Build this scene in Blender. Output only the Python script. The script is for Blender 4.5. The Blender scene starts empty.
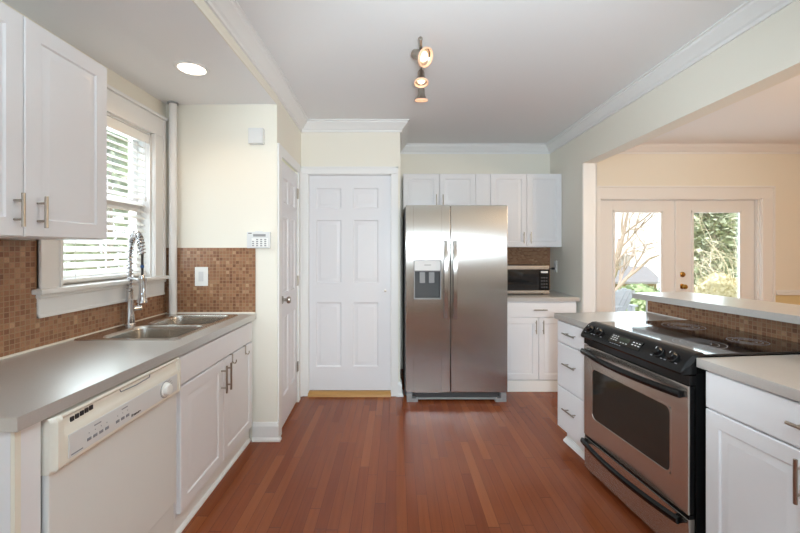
import bpy, bmesh, math, random
from mathutils import Vector, Matrix
C = bpy.context.scene.collection
SC = bpy.context.scene
random.seed(7)
H = 1.37                      # eye height
# ---------------------------------------------------------------- camera
cam_d = bpy.data.cameras.new('camera'); cam = bpy.data.objects.new('camera', cam_d); C.objects.link(cam)
cam.location = (0, 0, H); cam.rotation_euler = (math.pi/2, 0, 0)
cam_d.sensor_width = 36; cam_d.lens = 36*385/800
cam_d.shift_x = 0.005; cam_d.shift_y = -0.0206; cam_d.clip_start = 0.05
SC.camera = cam
# ---------------------------------------------------------------- world, sun, large lights, exposure
SC.view_settings.view_transform = 'Standard'; SC.view_settings.look = 'None'
SC.view_settings.gamma = 1; SC.view_settings.use_curve_mapping = False
SC.view_settings.exposure = -0.08
w = bpy.data.worlds.new('sky'); SC.world = w; w.use_nodes = True
wn = w.node_tree.nodes; wb = wn['Background']
wb.inputs[0].default_value = (0.92, 0.96, 1.0, 1); wb.inputs[1].default_value = 2.3
def light(name, kind, loc, power, color=(1, 1, 1), rot=(0, 0, 0), size=None, size_y=None, radius=None, spot=None):
    d = bpy.data.lights.new(name, kind); d.energy = power; d.color = color
    if kind == 'AREA':
        d.shape = 'RECTANGLE'; d.size = size; d.size_y = size_y or size
    if radius is not None: d.shadow_soft_size = radius
    if spot: d.spot_size = spot; d.spot_blend = 0.6
    o = bpy.data.objects.new(name, d); C.objects.link(o); o.location = loc; o.rotation_euler = rot
    return o
sun = light('sun', 'SUN', (0, -10, 20), 6.0, (1, .97, .93), rot=(math.radians(38), 0, math.radians(-15))); sun.data.angle = 0.05
# daylight through the wide window behind the camera
light('rear_window_daylight', 'AREA', (0.2, -2.45, 1.49), 13, (.60, .82, 1.0), rot=(math.radians(90), 0, 0), size=2.6, size_y=0.28)
# daylight at the sink window
light('sink_window_daylight', 'AREA', (-1.86, 2.25, 1.68), 11, (.80, .92, 1.0), rot=(0, math.radians(-90), 0), size=0.9, size_y=0.66)
# daylight at the french doors
light('french_door_daylight', 'AREA', (3.28, 4.75, 1.2), 36, (.74, .91, 1.0), rot=(math.radians(-90), 0, 0), size=1.5, size_y=1.5)
# added fill lights (ceiling uplight, spot by the camera), then the dining lamp
light('ceiling_fill_uplight', 'AREA', (0.15, -0.25, 1.75), 66, (.72, .92, 1.0), rot=(math.radians(180), 0, 0), size=0.7, size_y=0.7)  # unseen fill aimed upward, added to brighten the room evenly
light('camera_fill_spot', 'SPOT', (0.15, -0.2, 1.43), 210, (.84, .95, 1.0), rot=(math.radians(94), 0, math.radians(-7)), radius=.1, spot=math.radians(80))  # unseen fill, added to light the back run and streak the refrigerator
light('dining_ceiling_lamp', 'POINT', (3.4, 1.3, 1.9), 90, (1, .76, .50), radius=0.2)

# ---------------------------------------------------------------- materials
def lin(c):
    return tuple(((v/255)/12.92 if v/255 <= .04045 else ((v/255+.055)/1.055)**2.4) for v in c)
def newmat(name):
    m = bpy.data.materials.new(name); m.use_nodes = True
    return m, m.node_tree.nodes, m.node_tree.links, m.node_tree.nodes['Principled BSDF']
def plain(name, rgb, rough=.5, metal=0, noise=0.0, nscale=30, bump=0.0, coat=0, spec=None, stretch=None, aniso=0):
    m, n, l, b = newmat(name)
    b.inputs['Base Color'].default_value = (*lin(rgb), 1); b.inputs['Roughness'].default_value = rough
    b.inputs['Metallic'].default_value = metal
    if coat: b.inputs['Coat Weight'].default_value = coat; b.inputs['Coat Roughness'].default_value = .08
    if spec is not None: b.inputs['Specular IOR Level'].default_value = spec
    tc = n.new('ShaderNodeTexCoord'); nz = n.new('ShaderNodeTexNoise'); nz.inputs['Scale'].default_value = nscale
    nz.inputs['Detail'].default_value = 4
    if stretch:
        mp = n.new('ShaderNodeMapping'); mp.inputs['Scale'].default_value = stretch
        l.new(tc.outputs['Object'], mp.inputs[0]); l.new(mp.outputs[0], nz.inputs['Vector'])
    else: l.new(tc.outputs['Object'], nz.inputs['Vector'])
    if noise:
        mx = n.new('ShaderNodeMix'); mx.data_type = 'RGBA'
        a = lin(rgb); mx.inputs['A'].default_value = (*[v*(1-noise) for v in a], 1)
        mx.inputs['B'].default_value = (*[min(1, v*(1+noise)) for v in a], 1)
        l.new(nz.outputs['Fac'], mx.inputs['Factor']); l.new(mx.outputs['Result'], b.inputs['Base Color'])
    if aniso:
        b.inputs['Anisotropic'].default_value = aniso; tg = n.new('ShaderNodeTangent'); tg.direction_type = 'RADIAL'; tg.axis = 'Z'; l.new(tg.outputs[0], b.inputs['Tangent'])
    if bump:
        bp = n.new('ShaderNodeBump'); bp.inputs['Strength'].default_value = bump; bp.inputs['Distance'].default_value = .002
        l.new(nz.outputs['Fac'], bp.inputs['Height']); l.new(bp.outputs[0], b.inputs['Normal'])
    return m
def emit(name, rgb, s):
    m, n, l, b = newmat(name); b.inputs['Base Color'].default_value = (*lin(rgb), 1)
    b.inputs['Emission Color'].default_value = (*lin(rgb), 1); b.inputs['Emission Strength'].default_value = s
    return m
def glassmat(name, refl=.07):
    m, n, l, b = newmat(name); n.remove(b); out = n['Material Output']
    t = n.new('ShaderNodeBsdfTransparent'); g = n.new('ShaderNodeBsdfGlossy'); g.inputs['Roughness'].default_value = .02
    t.inputs[0].default_value = (.97, .98, .98, 1)
    mx = n.new('ShaderNodeMixShader'); mx.inputs[0].default_value = refl
    l.new(t.outputs[0], mx.inputs[1]); l.new(g.outputs[0], mx.inputs[2]); l.new(mx.outputs[0], out.inputs[0])
    return m
def math_n(n, l, op, a, b=None):
    q = n.new('ShaderNodeMath'); q.operation = op
    for i, v in enumerate((a, b)):
        if v is None: continue
        if isinstance(v, (int, float)): q.inputs[i].default_value = v
        else: l.new(v, q.inputs[i])
    return q.outputs[0]
def ramp(n, l, fac, stops, interp='LINEAR'):
    r = n.new('ShaderNodeValToRGB'); r.color_ramp.interpolation = interp
    e = r.color_ramp.elements
    while len(e) < len(stops): e.new(.5)
    for k, (p, c) in enumerate(stops): e[k].position = p; e[k].color = (*lin(c), 1)
    l.new(fac, r.inputs[0]); return r.outputs[0]
def mosaic(name, axis, size=.0235, stagger=0.0, wide=1.0):
    m, n, l, b = newmat(name)
    tc = n.new('ShaderNodeTexCoord'); sp = n.new('ShaderNodeSeparateXYZ'); l.new(tc.outputs['Object'], sp.inputs[0])
    v = math_n(n, l, 'DIVIDE', sp.outputs['Z'], size); row = math_n(n, l, 'FLOOR', v); fv = math_n(n, l, 'FRACT', v)
    u = math_n(n, l, 'DIVIDE', sp.outputs[axis], size*wide)
    u = math_n(n, l, 'ADD', u, math_n(n, l, 'MULTIPLY', row, stagger))
    col = math_n(n, l, 'FLOOR', u); fu = math_n(n, l, 'FRACT', u)
    cb = n.new('ShaderNodeCombineXYZ'); l.new(row, cb.inputs[0]); l.new(col, cb.inputs[1])
    wn_ = n.new('ShaderNodeTexWhiteNoise'); wn_.noise_dimensions = '3D'; l.new(cb.outputs[0], wn_.inputs['Vector'])
    c = ramp(n, l, wn_.outputs['Value'], [(0, (126, 82, 56)), (.25, (150, 102, 70)), (.5, (168, 122, 88)), (.75, (140, 94, 66)), (.95, (172, 130, 96)), (1, (190, 152, 118))])
    nz = n.new('ShaderNodeTexNoise'); nz.inputs['Scale'].default_value = 160; l.new(tc.outputs['Object'], nz.inputs['Vector'])
    mv = n.new('ShaderNodeMix'); mv.data_type = 'RGBA'; mv.blend_type = 'OVERLAY'; mv.inputs['Factor'].default_value = .35
    l.new(c, mv.inputs['A']); l.new(nz.outputs['Color'], mv.inputs['B'])
    hsv = n.new('ShaderNodeHueSaturation'); hsv.inputs['Saturation'].default_value = .95; l.new(mv.outputs['Result'], hsv.inputs['Color'])
    g = .07
    def edge(f): return math_n(n, l, 'MULTIPLY', math_n(n, l, 'GREATER_THAN', f, g), math_n(n, l, 'LESS_THAN', f, 1-g))
    mask = math_n(n, l, 'MULTIPLY', edge(fu), edge(fv))
    mx = n.new('ShaderNodeMix'); mx.data_type = 'RGBA'; mx.inputs['A'].default_value = (*lin((164, 134, 106)), 1)
    l.new(mask, mx.inputs['Factor']); l.new(hsv.outputs[0], mx.inputs['B']); l.new(mx.outputs['Result'], b.inputs['Base Color'])
    b.inputs['Roughness'].default_value = .28
    bp = n.new('ShaderNodeBump'); bp.inputs['Distance'].default_value = .002; bp.inputs['Strength'].default_value = .6
    l.new(mask, bp.inputs['Height']); l.new(bp.outputs[0], b.inputs['Normal'])
    return m
def wood_floor(name):
    m, n, l, b = newmat(name)
    tc = n.new('ShaderNodeTexCoord'); sp = n.new('ShaderNodeSeparateXYZ'); l.new(tc.outputs['Object'], sp.inputs[0])
    u = math_n(n, l, 'DIVIDE', sp.outputs['X'], .057); row = math_n(n, l, 'FLOOR', u); fu = math_n(n, l, 'FRACT', u)
    w1 = n.new('ShaderNodeTexWhiteNoise'); w1.noise_dimensions = '1D'; l.new(row, w1.inputs['W'])
    v = math_n(n, l, 'ADD', math_n(n, l, 'DIVIDE', sp.outputs['Y'], .85), math_n(n, l, 'MULTIPLY', w1.outputs['Value'], 7.3))
    pl = math_n(n, l, 'FLOOR', v); fv = math_n(n, l, 'FRACT', v)
    cb = n.new('ShaderNodeCombineXYZ'); l.new(row, cb.inputs[0]); l.new(pl, cb.inputs[1])
    w2 = n.new('ShaderNodeTexWhiteNoise'); w2.noise_dimensions = '3D'; l.new(cb.outputs[0], w2.inputs['Vector'])
    c = ramp(n, l, w2.outputs['Value'], [(0, (128, 64, 36)), (.3, (135, 70, 40)), (.6, (140, 74, 42)), (.85, (146, 79, 45)), (1, (155, 88, 52))])
    mp = n.new('ShaderNodeMapping'); mp.inputs['Scale'].default_value = (60, 3, 1); l.new(tc.outputs['Object'], mp.inputs[0])
    av = n.new('ShaderNodeVectorMath'); av.operation = 'ADD'; l.new(mp.outputs[0], av.inputs[0]); l.new(cb.outputs[0], av.inputs[1])
    nz = n.new('ShaderNodeTexNoise'); nz.inputs['Scale'].default_value = 1.0; nz.inputs['Detail'].default_value = 5; l.new(av.outputs[0], nz.inputs['Vector'])
    mx = n.new('ShaderNodeMix'); mx.data_type = 'RGBA'; mx.blend_type = 'OVERLAY'; mx.inputs['Factor'].default_value = .2
    l.new(c, mx.inputs['A']); l.new(nz.outputs['Fac'], mx.inputs['B'])
    gap = math_n(n, l, 'MULTIPLY', math_n(n, l, 'GREATER_THAN', fu, .025), math_n(n, l, 'GREATER_THAN', fv, .003))
    m2 = n.new('ShaderNodeMix'); m2.data_type = 'RGBA'; m2.inputs['A'].default_value = (*lin((84, 40, 27)), 1)
    l.new(gap, m2.inputs['Factor']); l.new(mx.outputs['Result'], m2.inputs['B']); l.new(m2.outputs['Result'], b.inputs['Base Color'])
    b.inputs['Roughness'].default_value = .2; b.inputs['Specular IOR Level'].default_value = .3
    bp = n.new('ShaderNodeBump'); bp.inputs['Distance'].default_value = .001; bp.inputs['Strength'].default_value = .25
    l.new(gap, bp.inputs['Height']); l.new(bp.outputs[0], b.inputs['Normal'])
    return m
M = {}
M['wall'] = plain('cream_wall_paint', (238, 234, 223), .7, noise=.01, bump=.05, nscale=200)
M['dining'] = plain('warm_wall_paint', (240, 228, 204), .7, noise=.01, bump=.05, nscale=200)
M['tan'] = plain('tan_wall_paint', (222, 204, 158), .7, noise=.01)
M['ceiling'] = plain('ceiling_paint', (240, 240, 241), .8, noise=.01, bump=.05, nscale=150)
M['trim'] = plain('white_trim_paint', (238, 238, 238), .4)
M['door'] = plain('white_door_paint', (232, 232, 236), .4)
M['cab'] = plain('white_cabinet_foil', (234, 234, 238), .35, noise=.006)
M['cream'] = plain('cream_panel', (236, 231, 219), .45)
M['counter'] = plain('grey_laminate', (208, 206, 203), .3, metal=.5, noise=.05, nscale=140)
M['tile_y'] = mosaic('brown_mosaic_along_y', 'Y'); M['tile_x'] = mosaic('brown_mosaic_along_x', 'X')
M['tile_b'] = mosaic('brown_mosaic_staggered', 'X', .016, .37, 1.8)
M['floor'] = wood_floor('red_brown_strip_floor')
M['steel'] = plain('brushed_steel', (186, 184, 182), .24, 1, noise=.03, nscale=1, stretch=(3, 3, 160), aniso=.98)
M['range_steel'] = plain('warm_brushed_steel', (205, 198, 190), .26, .92, noise=.03, nscale=1, stretch=(3, 3, 160), aniso=.5)
M['sink'] = plain('sink_steel', (200, 196, 190), .26, 1, noise=.03, nscale=1, stretch=(200, 4, 4))
M['chrome'] = plain('chrome', (205, 205, 208), .12, 1)
M['nickel'] = plain('satin_nickel', (172, 164, 154), .28, 1, noise=.02)
M['brass'] = plain('brass', (196, 160, 84), .25, 1)
M['black'] = plain('black_enamel', (16, 16, 17), .22, spec=.35)
M['blackglass'] = plain('black_ceramic_glass', (14, 14, 16), .05, spec=.6, coat=.5)
M['ovenglass'] = plain('oven_window_glass', (42, 40, 36), .08)
M['darkgrey'] = plain('dark_grey_cabinet', (70, 70, 72), .5)
M['grey'] = plain('grey_plastic', (150, 150, 152), .4)
M['paleg'] = plain('pale_grey_plastic', (222, 223, 224), .4)
M['white'] = plain('white_plastic', (242, 242, 240), .35)
M['bisque'] = plain('bisque_plastic', (238, 234, 223), .35)
M['dwdoor'] = plain('white_enamel', (230, 231, 230), .3)
M['ink'] = plain('dark_print', (40, 40, 44), .5)
M['midink'] = plain('grey_print', (140, 142, 150), .5)
M['slat'] = plain('white_blind_slat', (240, 240, 238), .45)
M['oak'] = plain('oak_threshold', (188, 142, 82), .45, noise=.15, nscale=1, stretch=(6, 120, 60))
M['glass'] = glassmat('window_glass')
M['bulb'] = emit('lit_bulb', (255, 226, 192), 2.0)
M['diffuser'] = emit('lit_diffuser', (255, 206, 172), .25)
M['lens'] = emit('lit_lens', (255, 238, 215), 7)
M['display'] = plain('display_glass', (58, 64, 54), .15)
M['blue'] = plain('blue_ring', (40, 90, 150), .4)
M['rubber'] = plain('black_rubber', (50, 50, 52), .5)
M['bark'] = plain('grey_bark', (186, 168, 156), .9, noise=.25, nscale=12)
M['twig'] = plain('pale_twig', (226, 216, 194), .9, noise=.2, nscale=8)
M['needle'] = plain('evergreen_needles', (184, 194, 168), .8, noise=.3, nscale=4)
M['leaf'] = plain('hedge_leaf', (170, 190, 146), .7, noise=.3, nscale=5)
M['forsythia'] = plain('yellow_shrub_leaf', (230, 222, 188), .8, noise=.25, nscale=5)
M['siding'] = plain('white_siding', (236, 236, 238), .7, noise=.02)
M['shingle'] = plain('grey_shingle', (128, 128, 132), .9, noise=.12, nscale=20)
M['tanwall'] = plain('tan_siding', (150, 132, 104), .8, noise=.05)
M['lawn'] = plain('lawn', (170, 176, 130), .9, noise=.3, nscale=6)
M['deck'] = plain('grey_deck_board', (170, 162, 152), .8, noise=.1, nscale=1, stretch=(40, 2, 2))
M['resin'] = plain('pale_grey_resin', (206, 210, 220), .5)

# ---------------------------------------------------------------- mesh builder
V = Vector
class MB:
    def __init__(self): self.bm = bmesh.new()
    def add(self, bm2):
        me = bpy.data.meshes.new('t'); bm2.to_mesh(me); bm2.free(); self.bm.from_mesh(me); bpy.data.meshes.remove(me); return self
    def box(self, x0, x1, y0, y1, z0, z1, b=0.0, seg=2):
        t = bmesh.new(); bmesh.ops.create_cube(t, size=1)
        for v in t.verts: v.co = V((x0+(v.co.x+.5)*(x1-x0), y0+(v.co.y+.5)*(y1-y0), z0+(v.co.z+.5)*(z1-z0)))
        if b > 0:
            b = min(b, .45*min(abs(x1-x0), abs(y1-y0), abs(z1-z0)))
            bmesh.ops.bevel(t, geom=list(t.edges), offset=b, segments=seg, profile=.5, affect='EDGES')
        return self.add(t)
    def loops(self, rings, close=True, cap0=True, cap1=True):
        t = self.bm; R = [[t.verts.new(p) for p in r] for r in rings]
        k = len(R[0])
        for a, b in zip(R, R[1:]):
            for i in range(k if close else k-1):
                j = (i+1) % k
                t.faces.new((a[i], a[j], b[j], b[i]))
        if cap0: t.faces.new(list(reversed(R[0])))
        if cap1: t.faces.new(R[-1])
        return self
    def cyl(self, p0, p1, r0, r1=None, seg=16):
        return self.tube([p0, p1], [r0, r0 if r1 is None else r1], seg)
    def tube(self, pts, r, seg=10, cap=True):
        pts = [V(p) for p in pts]
        if not isinstance(r, (list, tuple)): r = [r]*len(pts)
        rings = []; prev = None
        for i, p in enumerate(pts):
            d = (pts[min(i+1, len(pts)-1)]-pts[max(i-1, 0)]).normalized()
            if prev is None:
                a = V((0, 0, 1)) if abs(d.z) < .9 else V((1, 0, 0)); e = d.cross(a).normalized()
            else:
                e = (prev-d*prev.dot(d)).normalized()
            prev = e; f = d.cross(e)
            rings.append([p+(e*math.cos(2*math.pi*k/seg)+f*math.sin(2*math.pi*k/seg))*r[i] for k in range(seg)])
        return self.loops(rings, cap0=cap, cap1=cap)
    def lathe(self, o, axis, prof, seg=28, cap0=True, cap1=True):
        o = V(o); ax = V(axis).normalized(); a = V((0, 0, 1)) if abs(ax.z) < .9 else V((1, 0, 0))
        e = ax.cross(a).normalized(); f = ax.cross(e)
        return self.loops([[o+ax*h+(e*math.cos(2*math.pi*k/seg)+f*math.sin(2*math.pi*k/seg))*max(r, 1e-4) for k in range(seg)] for r, h in prof], cap0=cap0, cap1=cap1)
    def prism(self, pts0, off):
        off = V(off); return self.loops([[V(p) for p in pts0], [V(p)+off for p in pts0]])
    def panel(self, o, u, n, wd, ht, prof):
        """nested rectangles: prof = (inset, depth along n)"""
        o, u, n = V(o), V(u), V(n); z = V((0, 0, 1)); rings = []
        for i, d in prof:
            rings.append([o+u*i+z*i+n*d, o+u*(wd-i)+z*i+n*d, o+u*(wd-i)+z*(ht-i)+n*d, o+u*i+z*(ht-i)+n*d])
        return self.loops(rings)
    def build(self, name, mat, parent=None, local=False, smooth=35):
        bm = self.bm
        bmesh.ops.recalc_face_normals(bm, faces=bm.faces)
        if parent and not local:
            r = parent
            while r.parent: r = r.parent
            mt = Matrix.LocRotScale(r.location, r.rotation_euler, None).inverted()
            bmesh.ops.transform(bm, matrix=mt, verts=bm.verts)
        for f in bm.faces: f.smooth = True
        ca = math.radians(smooth)
        for e in bm.edges:
            if len(e.link_faces) == 2:
                e.smooth = e.link_faces[0].normal.angle(e.link_faces[1].normal, 0) < ca
        me = bpy.data.meshes.new(name); bm.to_mesh(me); bm.free()
        me.materials.append(M[mat] if isinstance(mat, str) else mat)
        o = bpy.data.objects.new(name, me); C.objects.link(o)
        wn2 = o.modifiers.new('weighted', 'WEIGHTED_NORMAL'); wn2.mode = 'FACE_AREA'; wn2.keep_sharp = True
        if parent: o.parent = parent
        return o
def thing(name, label, cat, loc=(0, 0, 0), rz=0, group=None, kind=None):
    o = bpy.data.objects.new(name, None); C.objects.link(o); o.location = loc; o.rotation_euler = (0, 0, rz)
    o.empty_display_size = .1
    return tag(o, label, cat, group, kind)
def tag(o, label, cat, group=None, kind=None):
    o['label'] = label; o['category'] = cat
    if group: o['group'] = group
    if kind: o['kind'] = kind
    return o
def struct(name, mb, mat, label, cat):
    return tag(mb.build(name, mat, smooth=14), label, cat, kind='structure')
def sub(name, mb, mat, parent, label=None, local=False):
    o = mb.build(name, mat, parent, local)
    if label: o['label'] = label
    return o

# ================================================================ SETTING
LX, RY, BY, RX = -1.66, 2.776, 4.44, 1.775       # left wall, return wall, back wall, right wall
CZ, LZ, REAR = 2.575, 2.42, -2.6                 # ceiling, lowered ceiling, wall behind the camera
DWY = 3.62                                       # wall with the six-panel door
SA, SB = V((-.858, RY, 0)), V((-.893, DWY, 0))   # side wall with the closet door
DR = 6.4                                         # far right of the dining room
struct('floor', MB().box(LX-.15, DR+.15, REAR-.15, BY+.2, -.08, 0), 'floor', 'red-brown strip wood floor', 'floor')
struct('ceiling', MB().box(-1.1, RX, REAR-.15, BY+.15, CZ, CZ+.1), 'ceiling', 'flat off-white main ceiling of the kitchen', 'ceiling')
struct('ceiling_dining', MB().box(RX+.125, DR+.15, REAR-.15, BY+.2, CZ, CZ+.1), 'ceiling', 'ceiling of the dining room past the beam', 'ceiling')
m = MB(); m.box(LX-.15, -.86, REAR-.15, RY+.002, LZ, CZ+.1)
struct('ceiling_left', m, 'ceiling', 'lowered ceiling strip above the sink side', 'ceiling')
m = MB(); m.box(-.86, -.852, REAR, RY, LZ, CZ)
struct('trim_1', m, 'wall', 'cream face of the dropped ceiling edge', 'trim')
# left wall with window opening
WY0, WY1, WZ0, WZ1 = 1.895, 2.61, 1.19, 2.16
m = MB()
m.box(LX-.15, LX, REAR-.15, WY0, 0, LZ); m.box(LX-.15, LX, WY1, RY+.12, 0, LZ)
m.box(LX-.15, LX, WY0, WY1, 0, WZ0-.02); m.box(LX-.15, LX, WY0, WY1, WZ1, LZ)
struct('wall_left', m, 'wall', 'cream wall on the left holding the window', 'wall')
m = MB(); m.prism([(LX, RY, 0), (SA.x, RY, 0), (SA.x-.004, RY+.09, 0), (LX, RY+.09, 0)], (0, 0, CZ))
struct('wall_return', m, 'wall', 'cream wall at the end of the left counter with keypad', 'wall')
# side wall with closet door (rotated slightly)
sd = (SB-SA).normalized(); sl = (SB-SA).length; srz = math.atan2(-sd.x, sd.y)
def sw(v, u): # along wall v, out of wall u (to +x)
    return SA+sd*v+V((sd.y, -sd.x, 0))*u
m = MB()
def swbox(m, v0, v1, u0, u1, z0, z1):
    m.prism([tuple(sw(v0, u0)+V((0, 0, z0))), tuple(sw(v1, u0)+V((0, 0, z0))), tuple(sw(v1, u1)+V((0, 0, z0))), tuple(sw(v0, u1)+V((0, 0, z0)))], (0, 0, z1-z0)); return m
swbox(m, .09, sl, -.1, 0, 2.075, CZ); swbox(m, .69, sl, -.1, 0, 0, 2.075)
swbox(m, .0, .09, -.1, 0, 2.075, CZ); swbox(m, 0.091, .10, -.1, -.045, 0, 2.075)
struct('wall_side', m, 'wall', 'narrow cream side wall around the closet door', 'wall')
# door wall
DX0, DX1 = -.823, -.047
m = MB(); m.box(-1.0, DX0, DWY, DWY+.12, 0, CZ); m.box(DX1, .04, DWY, DWY+.12, 0, CZ); m.box(DX0, DX1, DWY, DWY+.12, 2.084, CZ)
m.box(-.02, .04, DWY+.12, BY, 0, CZ)
struct('wall_pantry', m, 'wall', 'cream wall with the white six-panel door beside the refrigerator', 'wall')
FX0, FX1, FZ = 2.35, 4.21, 1.965
m = MB(); m.box(-.02, FX0, BY, BY+.14, 0, CZ); m.box(FX1, DR+.15, BY, BY+.14, 0, CZ); m.box(FX0, FX1, BY, BY+.14, FZ, CZ)
struct('wall_back', m, 'wall', 'long cream back wall behind refrigerator and french doors', 'wall')
m = MB(); m.box(RX, RX+.125, 3.67, BY, 0, CZ); m.box(RX, RX+.125, REAR, 3.67, 2.195, CZ+.1)
struct('wall_right', m, 'wall', 'short cream wall and overhead beam between kitchen and dining room', 'wall')
m = MB(); m.box(RX+.004, RX+.13, 3.658, 3.67, 0, 2.195); m.box(RX+.125, RX+.135, 3.658, 3.78, 0, 2.195)
struct('trim_2', m, 'trim', 'white jamb facing of the wide opening', 'trim')
struct('wall_dining', MB().box(DR, DR+.15, REAR, BY, 0, CZ), 'dining', 'far right wall of the dining room', 'wall')
m = MB()   # rear wall with wide window, behind the camera
m.box(LX-.15, -1.15, REAR-.15, REAR, 0, CZ); m.box(1.55, DR+.15, REAR-.15, REAR, 0, CZ)
m.box(-1.15, 1.55, REAR-.15, REAR, 0, 1.3); m.box(-1.15, 1.55, REAR-.15, REAR, 1.68, CZ)
struct('wall_rear', m, 'wall', 'rear wall with wide window', 'wall')
struct('wall_tan', MB().box(4.36, DR, BY-.004, BY, 0.12, .85), 'tan', 'tan lower wall under the chair rail', 'wall')

# crown, baseboards
CROWN = [(0, 0), (0.012, 0), (.014, .018), (.026, .026), (.04, .046), (.06, .066), (.068, .072), (.07, .085), (.082, .088), (.082, .098), (0, .098)]
BASE = [(0, 0), (.03, 0), (.03, .012), (.022, .022), (.016, .026), (.016, .105), (.012, .115), (.008, .128), (0, .132)]
def sweep(m, p0, p1, nrm, prof, z, m0=0, m1=0):
    p0, p1, nrm = V(p0), V(p1), V(nrm).normalized(); d = (p1-p0).normalized()
    r0 = [p0+nrm*a+V((0, 0, z+b))+d*(a*m0) for a, b in prof]; r1 = [p1+nrm*a+V((0, 0, z+b))-d*(a*m1) for a, b in prof]
    return m.loops([r0, r1])
cz = CZ-.0985
m = MB(); sweep(m, (-.852, REAR, 0), (-.852, RY, 0), (1, 0, 0), CROWN, cz)
sweep(m, tuple(SA), tuple(SB), (1, .04, 0), CROWN, cz, 0, 1)
struct('trim_3', m, 'trim', 'white crown moulding along the dropped ceiling edge', 'crown moulding')
m = MB(); sweep(m, (SB.x, DWY, 0), (.04, DWY, 0), (0, -1, 0), CROWN, cz, 1, -1)
sweep(m, (.04, DWY, 0), (.04, BY, 0), (1, 0, 0), CROWN, cz, -1, 1)
struct('trim_4', m, 'trim', 'white crown moulding above the six-panel door', 'crown moulding')
m = MB(); sweep(m, (.04, BY, 0), (RX, BY, 0), (0, -1, 0), CROWN, cz, 1, 1)
struct('trim_5', m, 'trim', 'white crown moulding above the refrigerator cabinets', 'crown moulding')
m = MB(); sweep(m, (RX, REAR, 0), (RX, BY, 0), (-1, 0, 0), CROWN, cz, 0, 1)
struct('trim_6', m, 'trim', 'long white crown moulding on the beam at right', 'crown moulding')
m = MB(); sweep(m, (RX+.125, BY, 0), (DR, BY, 0), (0, -1, 0), CROWN, cz, 1, 1)
sweep(m, (RX+.125, REAR, 0), (RX+.125, BY, 0), (1, 0, 0), CROWN, cz, 0, 1)
struct('trim_7', m, 'trim', 'crown moulding in the dining room over the french doors', 'crown moulding')
m = MB(); m.box(4.37, DR, BY-.022, BY, .85, .885, .006); m.box(4.37, DR, BY-.012, BY, .885, .91, .004)
struct('trim_8', m, 'trim', 'white chair rail right of the french doors', 'chair rail')
m = MB(); sweep(m, (-1.03, RY, 0), (SA.x, RY, 0), (0, -1, 0), BASE, 0, 0, -1)
sweep(m, tuple(SA), tuple(sw(.012, 0)), (1, .04, 0), BASE, 0, -1, 0)
struct('baseboard_return', m, 'trim', 'white baseboard at the end of the sink cabinets', 'baseboard')
m = MB(); sweep(m, (.016, DWY, 0), (.04, DWY, 0), (0, -1, 0), BASE, 0, 0, -1); sweep(m, (.04, DWY, 0), (.04, DWY+.1, 0), (1, 0, 0), BASE, 0, -1, 0)
struct('baseboard_pantry', m, 'trim', 'short white baseboard beside the refrigerator', 'baseboard')
m = MB(); sweep(m, (4.37, BY, 0), (DR, BY, 0), (0, -1, 0), BASE, 0)
struct('baseboard_dining', m, 'trim', 'white baseboard right of the french doors', 'baseboard')

# six-panel door helper
def six_panel(m, P, wd, ht, t):
    """P(u, z, d): point on the leaf"""
    st = .115 if wd > .7 else .09
    mid = .1 if wd > .7 else .08
    pw = (wd-2*st-mid)/2
    if wd > .7: st, mid, pw = .064, .112, .238
    z1 = (.223, .829); z2 = (1.013, 1.608); z3 = (1.718, ht-.121)
    def bx(u0, u1, a, b):
        m.loops([[P(u0, a, 0), P(u1, a, 0), P(u1, b, 0), P(u0, b, 0)], [P(u0, a, t), P(u1, a, t), P(u1, b, t), P(u0, b, t)]])
    e = st+2*pw+mid
    bx(0, st, 0, ht); bx(e, wd, 0, ht)
    for a, b in ((0, z1[0]), (z1[1], z2[0]), (z2[1], z3[0]), (z3[1], ht)): bx(st, e, a, b)
    for a, b in (z1, z2, z3):
        bx(st+pw, st+pw+mid, a, b)
        for u0 in (st, st+pw+mid):
            w_, h_ = pw, b-a
            rings = []
            for i, d in ((0, 0), (0, t), (.010, t-.009), (.024, t-.010), (.042, t-.003), (.046, t-.003)):
                rings.append([P(u0+i, a+i, d), P(u0+w_-i, a+i, d), P(u0+w_-i, a+h_-i, d), P(u0+i, a+h_-i, d)])
            m.loops(rings)
# door_1: six-panel door straight ahead
d1 = thing('door_1', 'white six-panel door facing the camera, left of the refrigerator', 'door', ((DX0+DX1)/2, DWY, 0), kind='structure')
m = MB(); dw = DX1-DX0-.008
six_panel(m, lambda u, z, d: V((DX0+.004+u, DWY+.055-d, .045+z)), dw, 2.03, .035)
sub('door_leaf', m, 'door', d1)
m = MB()
for x0, x1 in ((DX0-.07, DX0), (DX1, DX1+.066)):
    m.box(x0, x1, DWY-.018, DWY, 0, 2.084, .004); m.box(x0+(.0 if x0 < -.5 else .05), x0+(.016 if x0 < -.5 else .066), DWY-.024, DWY-.018, 0, 2.15)
m.box(DX0-.07, DX1+.066, DWY-.018, DWY, 2.084, 2.15, .004); m.box(DX0-.07, DX1+.066, DWY-.024, DWY-.018, 2.136, 2.15)
m.box(DX0-.001, DX0+.003, DWY-.01, DWY+.1, 0, 2.08); m.box(DX1-.003, DX1+.001, DWY-.01, DWY+.1, 0, 2.08); m.box(DX0, DX1, DWY-.01, DWY+.1, 2.078, 2.086)
sub('door_casing', m, 'trim', d1)
m = MB(); m.prism([(DX0, DWY-.035, 0), (DX0, DWY-.03, .018), (DX0, DWY, .04), (DX0, DWY+.1, .04), (DX0, DWY+.1, 0)], (DX1-DX0, 0, 0))
sub('threshold', m, 'oak', d1, 'light oak threshold')
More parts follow.
